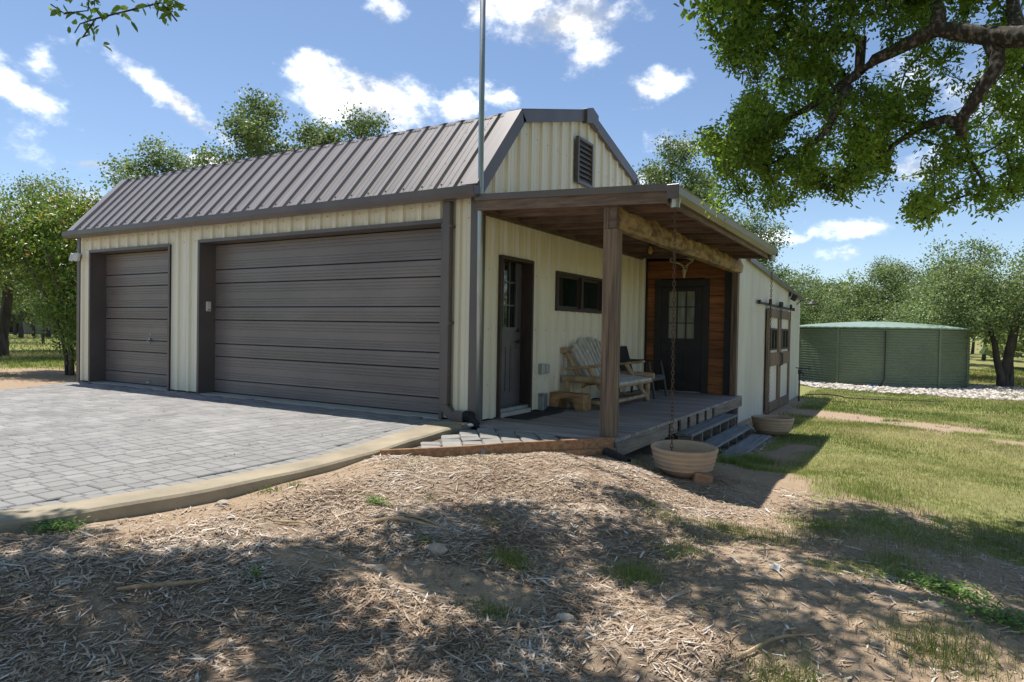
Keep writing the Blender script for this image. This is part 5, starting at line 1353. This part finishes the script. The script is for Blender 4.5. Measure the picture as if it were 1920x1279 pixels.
def big_oak():
    t = thing('live_oak', 'large live oak whose lichen-spotted limb reaches in from the upper right', 'tree', (8.2, -3.4, -.6))
    tr = [(np.array([8.2, -3.4, -.75]), .42), (np.array([8.1, -3.35, .3]), .36), (np.array([8.0, -3.2, 1.4]), .33), (np.array([7.8, -3.0, 2.3]), .30)]
    seeds = [(tr, -1)]

    def limb(pts, r0, r1, root):
        q = [(np.array(p, float), r0 + (r1 - r0) * i / (len(pts) - 1)) for i, p in enumerate(pts)]; seeds.append((q, root)); return sum(len(s[0]) for s in seeds) - 1
    w = lambda L_: [pix(*p) for p in L_]
    main = [(7.5, -2.7, 3.0), (6.9, -2.35, 3.45)] + w([(1960, 66, 4.6), (1900, 70, 4.75), (1856, 68, 4.9), (1802, 61, 5.0), (1758, 54, 5.1), (1722, 72, 5.2), (1676, 95, 5.3), (1640, 112, 5.35), (1611, 137, 5.45), (1564, 169, 5.55), (1539, 191, 5.6), (1496, 212, 5.7), (1453, 237, 5.8), (1405, 262, 5.9)])
    e = limb(main, .09, .015, 3); m0 = e - len(main) + 1
    limb(w([(1868, 100, 4.85), (1870, 125, 4.8), (1841, 165, 4.85), (1816, 205, 4.9), (1798, 228, 5.0), (1802, 250, 5.1)]), .055, .036, m0 + 4)
    b2 = sum(len(s[0]) for s in seeds) - 2
    limb(w([(1773, 223, 5.1), (1730, 237, 5.3), (1694, 259, 5.5), (1650, 290, 5.7), (1600, 330, 5.8)]), .035, .012, b2)
    limb(w([(1615, 75, 5.5), (1568, 68, 5.6), (1528, 68, 5.7), (1470, 60, 5.8), (1410, 70, 5.9)]), .045, .014, m0 + 10)
    limb(w([(1590, 165, 5.4), (1568, 201, 5.3), (1553, 241, 5.3), (1525, 270, 5.4), (1490, 310, 5.5)]), .04, .014, m0 + 11)
    limb(w([(1760, 20, 5.2), (1740, -40, 5.4), (1690, -110, 5.6)]), .05, .02, m0 + 6); limb(w([(1905, 40, 5.0), (1895, -20, 5.3), (1870, -100, 5.6)]), .05, .02, m0 + 3)
    limb([(7.6, -2.6, 3.2), (7.2, -1.2, 4.2), (6.6, .2, 4.9), (6.0, 1.4, 5.3)], .14, .05, 3)
    # limbs that pass over the camera and carry the shade over the foreground
    l1 = limb([(7.4, -3.2, 3.4), (6.2, -3.6, 4.6), (4.9, -3.9, 5.3), (3.6, -4.0, 5.6), (2.2, -4.3, 5.7), (.9, -4.6, 5.7), (-.4, -4.9, 5.6), (-1.6, -5.1, 5.5)], .20, .05, 3)
    limb([(7.4, -2.9, 3.5), (6.3, -2.5, 4.9), (5.0, -1.9, 5.6), (3.7, -1.4, 5.9), (2.4, -1.6, 6.0), (1.3, -2.1, 6.0)], .17, .05, 3)
    limb([(7.8, -3.9, 3.2), (7.2, -5.4, 4.5), (6.0, -6.9, 5.3), (4.2, -7.8, 5.6), (2.2, -7.8, 5.7)], .17, .05, 3)
    for q in ((140, -170, 3.2), (298, -50, 3.05), (742, -150, 3.7)):
        e_ = pix(*q); st_ = pix(q[0] + 60, -420, q[2] + .4); limb([st_, (st_ + e_) / 2 + np.array([.05, .03, .02]), e_], .012, .006, l1 - 2)
    # attractors of the visible drapery
    poly = [(1300, 40), (1345, 95), (1405, 150), (1395, 190), (1330, 235), (1290, 285), (1335, 310), (1325, 375), (1350, 395), (1440, 400), (1490, 375), (1540, 345), (1580, 375), (1625, 385), (1665, 350), (1695, 315), (1725, 330), (1700, 400), (1740, 430), (1790, 415), (1830, 425), (1870, 395), (1990, 400), (1990, -120), (1330, -120)]
    at_ = []
    while len(at_) < 1700:
        x, y = rng.uniform(1280, 1990, 4000), rng.uniform(-120, 445, 4000)
        dens = np.clip(.22 + 1.5 * (fbm(x, y, 95, 80) - .33), .13, 1)
        hole = ((np.hypot((x - 1665) / 34, (y - 118) / 22) < 1) | (np.hypot((x - 1710) / 40, (y - 295) / 30) < 1) | (np.hypot((x - 1880) / 30, (y - 300) / 20) < 1))
        k = inpoly(x, y, poly) & (rng.random(4000) < dens) & ~hole
        for a, b in zip(x[k], y[k]): at_.append(pix(a, b, rng.uniform(5.2, 6.9)))
    vis = np.array(at_[:1700])
    # canopy above the frame: dappled shade on the slope
    ap = []
    bx_, by_ = [-2.5, .1, 1.3, 1.5, 1.93, 2.3, 3.3, 4.3, 5.5, 9.0], [-6.4, -5.2, -4.15, -3.2, -2.05, -1.45, -1.45, .45, 1.1, 1.6]
    while len(ap) < 1250:
        x, y = rng.uniform(-2.5, 8.5, 3000), rng.uniform(-8.5, 1.6, 3000)
        ok = (y < np.interp(x, bx_, by_) + (fbm(x, y, .7, 90) - .5) * .8) & (rng.random(3000) < np.clip((fbm(x, y, .8, 91) - .33) * 5.0, .06, 1))
        sunny = (np.hypot((x - 2.3) / .9, (y + 1.9) / .35) < 1) & (rng.random(3000) < .7); ok &= ~sunny
        ok &= (rng.random(3000) < np.where(x > 3.0, .45, 1)); h = rng.uniform(5.0, 6.6, 3000); Pq = np.stack([x + SUN[0] / SUN[2] * h, y + SUN[1] / SUN[2] * h, -.35 + h], 1); pr = proj(Pq)
        seen = (pr[:, 2] > .2) & (pr[:, 1] > -45) & (pr[:, 1] < 1400) & (pr[:, 0] > -60) & (pr[:, 0] < 1980)
        for q in Pq[ok & ~seen]: ap.append(q)
    ap = np.array(ap[:1250])
    # twigs hanging into the top left of the view
    tw = np.array([pix(*p) for p in ((95, 8, 3.0), (120, 25, 3.05), (150, 45, 3.0), (165, 20, 3.1), (140, 62, 3.0), (180, 35, 3.0), (88, -20, 3.1), (130, -30, 3.1), (170, -40, 3.1), (155, 70, 2.95), (302, 5, 3.0), (318, 22, 3.0), (332, 40, 3.0), (310, -25, 3.1), (290, -60, 3.2), (150, -90, 3.3), (220, -120, 3.4), (742, -8, 3.6))])
    al = np.concatenate([vis, ap, tw])
    pos, par, rad, tips, ns = grow(seeds, al, .16, .10)
    rad = finish_radii(pos, par, rad, .0032, .40)
    tube_mesh('trunk', pos, par, rad, 'bark', t)
    tp = pos[tips]; pv = proj(tp); low = (pv[:, 1] > -60) & (pv[:, 1] < 500) & (pv[:, 0] > -80) & (pv[:, 0] < 2000) & (pv[:, 2] > 0)
    # leaves sit along the last nodes of each twig
    pts = []; ov = []
    for i, tpn in enumerate(tips):
        nd = [tpn]; j = tpn
        for _ in range(2):
            if par[j] >= ns: j = par[j]; nd.append(j)
        is_tw = np.min(np.sum((tw - pos[tpn]) ** 2, 1)) < 1e-6
        cnt = 15 if is_tw else (44 if low[i] else 60)
        sel = rng.integers(0, len(nd), cnt); base_ = pos[np.array(nd)[sel]]; prv = pos[par[np.array(nd)[sel]]]; u = rng.random((cnt, 1))
        q = prv + (base_ - prv) * u + rng.normal(0, .022 if is_tw else (.046 if low[i] else .12), (cnt, 3)); (pts if low[i] else ov).append(q)
    pts, ov = np.concatenate(pts), np.concatenate(ov)
    leaves('crown', pts, .046, .0105, 'leaf_oak', t, rng.normal(.5, .25, len(pts)) + (fbm(pts[:, 0], pts[:, 2], .5, 95) - .5) * .9, .3, True)
    leaves('crown', ov, .085, .029, 'leaf_oak', t, rng.normal(.45, .25, len(ov)), .6)


big_oak()


def tree_proto(seed, H, R, lobes, trunks, leafL=.085, leafW=.032, n_at=330, per=42, m='leaf_far', low=.25, spread=.16, bark='bark_far', twiggy=False):
    """crown = clump of lobes (x,y,z,r in crown units); trunks = list of base offset, lean"""
    r = np.random.default_rng(seed); seeds = []
    for (bx, by, lx, ly, rad) in trunks:
        n = 7; q = []
        for i in range(n):
            t = i / (n - 1); q.append((np.array([bx + lx * t * t + r.normal(0, .04) * H * .1, by + ly * t * t + r.normal(0, .04) * H * .1, -.25 + (H * .62 + .25) * t]), rad * (1 - .72 * t)))
        seeds.append((q, -1))
    A_ = []
    tot = sum(l[3] ** 2 for l in lobes)
    for lx, ly, lz, lr in lobes:
        k = max(6, int(n_at * lr ** 2 / tot)); d = r.normal(0, 1, (k, 3)); d /= np.linalg.norm(d, axis=1)[:, None]; q = d * (r.random((k, 1)) ** .38) * lr * R
        q[:, 2] *= .8; A_.append(q + np.array([lx * R, ly * R, lz * H]))
    A_ = np.concatenate(A_); A_ = A_[A_[:, 2] > low * H]
    cen = np.array([0, 0, H * .55]); k = r.random(len(A_)) < .10; A_[k] = cen + (A_[k] - cen) * r.uniform(1.04, 1.17, (k.sum(), 1))
    pos, par, rad, tips, ns = grow(seeds, A_, .32, .12, r); rad = finish_radii(pos, par, rad, .007, .45)
    tp = pos[tips]; q = np.repeat(tp, per, 0); q = q + r.normal(0, spread, q.shape) * np.array([1, 1, .8])
    base = np.repeat(r.normal(.5, .16, len(tp)), per) + r.normal(0, .2, len(q))
    return pos, par, rad, q, base, dict(L=leafL, W=leafW, m=m, bark=bark, r=r)


def place_tree(pr, name, label, x, y, rot=0, sc=1.0, scz=None, group=None, share={}, cat='tree'):
    z = float(gh(x, y)); t = thing(name, label, cat, (x, y, z), group); pos, par, rad, q, base, o = pr; key = id(pr)
    if key not in share:
        tk = tube_mesh('trunk', pos, par, rad, o['bark'], None, .012, 6); cr = leaves('crown', q, o['L'], o['W'], o['m'], None, base, .5, False, o['r']); share[key] = (tk.data, cr.data); tk.parent = t; cr.parent = t
    else:
        for nm, me in zip(('trunk', 'crown'), share[key]): c_ = bpy.data.objects.new(nm, me); COL.objects.link(c_); c_.parent = t
    t.rotation_euler = (0, 0, rot); t.scale = (sc, sc, scz or sc)
    return t


round_l = [(0, 0, .62, .62), (.45, .2, .55, .45), (-.5, -.1, .55, .48), (.1, -.5, .52, .45), (-.1, .5, .58, .45), (.25, -.2, .80, .36), (-.3, .2, .82, .34), (.65, -.25, .42, .32), (-.7, .3, .42, .32), (.0, -.75, .40, .3)]
open_l = [(0, 0, .90, .26), (.32, .1, .82, .26), (-.34, -.1, .80, .27), (.1, -.3, .70, .32), (-.1, .35, .70, .32), (.5, -.2, .62, .26), (-.55, .1, .58, .27), (0, 0, .52, .4), (.3, .4, .55, .3), (.05, .0, .35, .45)]
oakA = tree_proto(21, 5.9, 3.7, round_l, [(0, 0, .5, -.3, .20), (.25, .1, 1.0, .5, .15), (-.2, -.1, -.9, .3, .15)], n_at=520, per=75, leafL=.085, leafW=.032, spread=.21, low=.2)
oakB = tree_proto(22, 5.6, 3.3, round_l[::-1], [(0, 0, -.4, .3, .22), (-.2, .1, .9, -.4, .15)], n_at=460, per=70, leafL=.09, leafW=.034, spread=.21, low=.2)
tallA = tree_proto(23, 9.0, 2.9, open_l, [(0, 0, .3, .1, .26), (.1, .1, -.6, .4, .16)], n_at=380, per=75, spread=.2, leafL=.10, leafW=.038, m='leaf_far_dark')
tallB = tree_proto(24, 7.8, 2.6, open_l[::-1], [(0, 0, -.3, .2, .22)], n_at=340, per=70, spread=.2, leafL=.09, leafW=.034)
slim = tree_proto(25, 6.5, 2.4, open_l, [(0, 0, .4, .3, .13), (.1, 0, -.5, 0, .10)], n_at=170, per=34, leafL=.14, leafW=.055, low=.30, spread=.24)

# right of the building and behind the tank
place_tree(oakA, 'live_oak', 'multi-trunked grey-green live oak beside the right edge of the tank', 7.75, 26.0, .6, 1.12, 1.02)
place_tree(oakB, 'live_oak', 'rounded live oak filling the right frame edge behind the multi-trunked oak', 11.0, 29.5, 2.1, 1.2)
place_tree(oakA, 'live_oak', 'broad live oak rising directly behind the tank roof on the right', 5.2, 32.5, 3.6, 1.1, .98)
place_tree(tallB, 'live_oak', 'thin pointed oak above the middle of the tank roof', 3.3, 34.5, 1.0, .95, .80)
place_tree(oakB, 'live_oak', 'low rounded oak above the left half of the tank', .6, 32.0, .3, 1.1, .95)
place_tree(oakA, 'live_oak', 'dense oak just past the annex corner', -1.4, 27.0, 4.4, .95, .88)
place_tree(tallB, 'live_oak', 'airy oak showing above the annex roof beside the gutter end', -1.4, 22.5, 2.6, .92)
place_tree(tallA, 'live_oak', 'feathery tree top showing above the middle of the porch roof', -3.6, 19.5, .8, 1.05)
place_tree(oakB, 'live_oak', 'far live oak with dark trunk at the right edge behind the lawn', 13.5, 36.0, 5.0, 1.1)
# left, behind and beside the garage
place_tree(tallA, 'live_oak', 'tallest, leftmost of three crowns above the middle of the garage roof', -14.7, 8.3, 1.9, 1.05, 1.02)
place_tree(tallA, 'live_oak', 'middle of three crowns above the middle of the garage roof', -14.4, 10.6, 5.2, 1.0, 1.0)
place_tree(tallA, 'live_oak', 'rightmost of three crowns above the middle of the garage roof', -12.9, 11.4, 4.0, 1.05, 1.05)
place_tree(tallB, 'live_oak', 'small tree top above the left end of the garage roof', -17.9, 6.9, .2, 1.15, .99)
place_tree(oakA, 'live_oak', 'dark spreading oak at the left frame edge behind the shrub', -21.0, 3.4, 2.2, 1.0, 1.06)
place_tree(oakB, 'live_oak', 'live oak behind the red-tipped shrub on the left', -24.5, 8.0, 1.2, 1.1, 1.1)


def shrub():
    t = thing('photinia_shrub', 'large glossy red-tipped evergreen shrub at the left end of the garage', 'shrub', (-11.2, .9, 0)); r = np.random.default_rng(77)
    seeds = []
    for k in range(6):
        a = k * 1.05; seeds.append(([(np.array([.15 * math.cos(a) + .9 * math.cos(a) * s * s, .15 * math.sin(a) + .8 * math.sin(a) * s * s, -.1 + 2.6 * s]), .055 * (1 - .7 * s)) for s in np.linspace(0, 1, 7)], -1))
    A_ = []
    for (x, y, z, R) in ((0, 0, 2.7, 1.1), (.75, -.2, 3.0, .8), (-.9, .1, 2.7, .95), (-1.6, .3, 2.8, .75), (.4, .3, 2.0, 1.0), (1.0, -.1, 1.7, .75), (.9, -.1, .95, .6), (1.25, -.1, 3.35, .5), (-.2, -.2, 3.5, .45), (-2.2, .4, 2.9, .6), (.1, .1, 1.3, .8), (-1.9, -.9, 2.95, .9), (-2.9, -1.5, 3.0, .85), (-.9, -.5, 3.15, .85), (-3.7, -2.0, 2.9, .7), (-2.2, -1.2, 3.3, .6)):
        k = int(95 * R * R) + 12; d = r.normal(0, 1, (k, 3)); d /= np.linalg.norm(d, axis=1)[:, None]; A_.append(d * r.random((k, 1)) ** .35 * R + np.array([x, y, z]))
    A_ = np.concatenate(A_); pos, par, rad, tips, ns = grow(seeds, A_, .25, .12, r); rad = finish_radii(pos, par, rad, .005, .42)
    o = tube_mesh('stem', pos, par, rad, 'bark_far', None, .0, 5); o.parent = t
    tp = pos[tips]; per = 34; q = np.repeat(tp, per, 0) + r.normal(0, .12, (len(tp) * per, 3)); hgt = np.repeat(np.clip((tp[:, 2] - 2.2) / 1.6, 0, 1), per); tipc = np.repeat(r.random(len(tp)) ** 2, per)
    c_ = leaves('crown', q, .095, .020, 'leaf_shrub', None, r.normal(.38, .2, len(q)) + .5 * hgt * tipc, .35, True, r); c_.parent = t
    t.location = (-11.35, .95, float(gh(-11.35, .95)))


shrub()
slim_labels = ['slim far tree at the very left edge of the lawn', 'slim forked tree left of the far metal barn', 'slim leaning tree in front of the far metal barn', 'slim tree right of the far metal barn', 'short stubby tree standing alone on the left lawn', 'slim far tree just left of the shrub']
for k, (px, dist, s) in enumerate(((4, 46, .9), (38, 58, 1.0), (62, 66, 1.05), (92, 60, 1.0), (82, 43, .55), (128, 62, 1.05))):
    q = pix(px, 620, 1.0) - CAMP; q[2] = 0; q /= np.linalg.norm(q); place_tree(slim, 'slim_tree', slim_labels[k], CAMP[0] + q[0] * dist, CAMP[1] + q[1] * dist, k * 1.3, s, None, 'slim trees on the left lawn')
fb = thing('metal_barn', 'far pale metal barn behind the trees on the left', 'building', (-82, 32, 0)); bx0, by0 = -80, 31
MB().box(bx0 - 11, bx0 + 11, by0 - 5, by0 + 5, -.2, 1.9).build('wall', 'far_metal', fb); MB().prism([(by0 - 5.4, 1.95), (by0, 3.1), (by0 + 5.4, 1.95)], 'x', bx0 - 11.3, bx0 + 11.3).build('roof', 'galvanised', fb)
for xx in (-6, -1, 4): MB().box(bx0 + xx, bx0 + xx + 2.2, by0 - 5.06, by0 - 5.01, -.1, 1.6).build('bay_shade', 'dark_gap', fb)  # near-black boxes on the wall imitate the shade inside open bays
for xx in (-4, 1.5): MB().box(bx0 + 11.01, bx0 + 11.06, by0 + xx, by0 + xx + 2.2, -.1, 1.6).build('bay_shade', 'dark_gap', fb)


def far_wood():
    r = np.random.default_rng(90); Q = []; trunks = MB(); Rn = []
    for (az0, az1, d0, d1, n) in ((-76, -48, 70, 120, 46), (-34, 12, 48, 95, 46), (-120, -76, 60, 110, 20), (12, 60, 45, 90, 22)):
        for k in range(n):
            a = math.radians(r.uniform(az0, az1)); d = r.uniform(d0, d1); x, y = CAMP[0] + math.sin(a) * d, CAMP[1] + math.cos(a) * d; R = r.uniform(2.6, 4.0); H = r.uniform(4.2, 6.6); z = float(gh(np.array([x]), np.array([y]))[0])
            m_ = 620; dd = r.normal(0, 1, (m_, 3)); dd /= np.linalg.norm(dd, axis=1)[:, None]; lob = r.normal(0, .4, (7, 3)); cen = lob[r.integers(0, 7, m_)] * np.array([R, R, H * .3]) * .9
            q = dd * (r.random((m_, 1)) ** .4) * np.array([R * .55, R * .55, H * .26]) + cen + np.array([x, y, z + H * .62]); Q.append(q); Rn.append(np.full(m_, r.normal(.5, .15)) + r.normal(0, .15, m_))
            trunks.tube([(x, y, z - .2), (x + r.normal(0, .3), y, z + H * .6)], [.16, .07], 5, cap=False)
    q = np.concatenate(Q); o = leaves('far_wood', q, .50, .20, 'leaf_far', None, np.concatenate(Rn), .5, False, r); tag(o, 'belt of far trees closing the view all round', None, kind='stuff')
    o2 = trunks.build('far_trunks', 'bark_far', None, recalc=False); tag(o2, 'dim trunks of the far tree belt', None, kind='stuff')


far_wood()
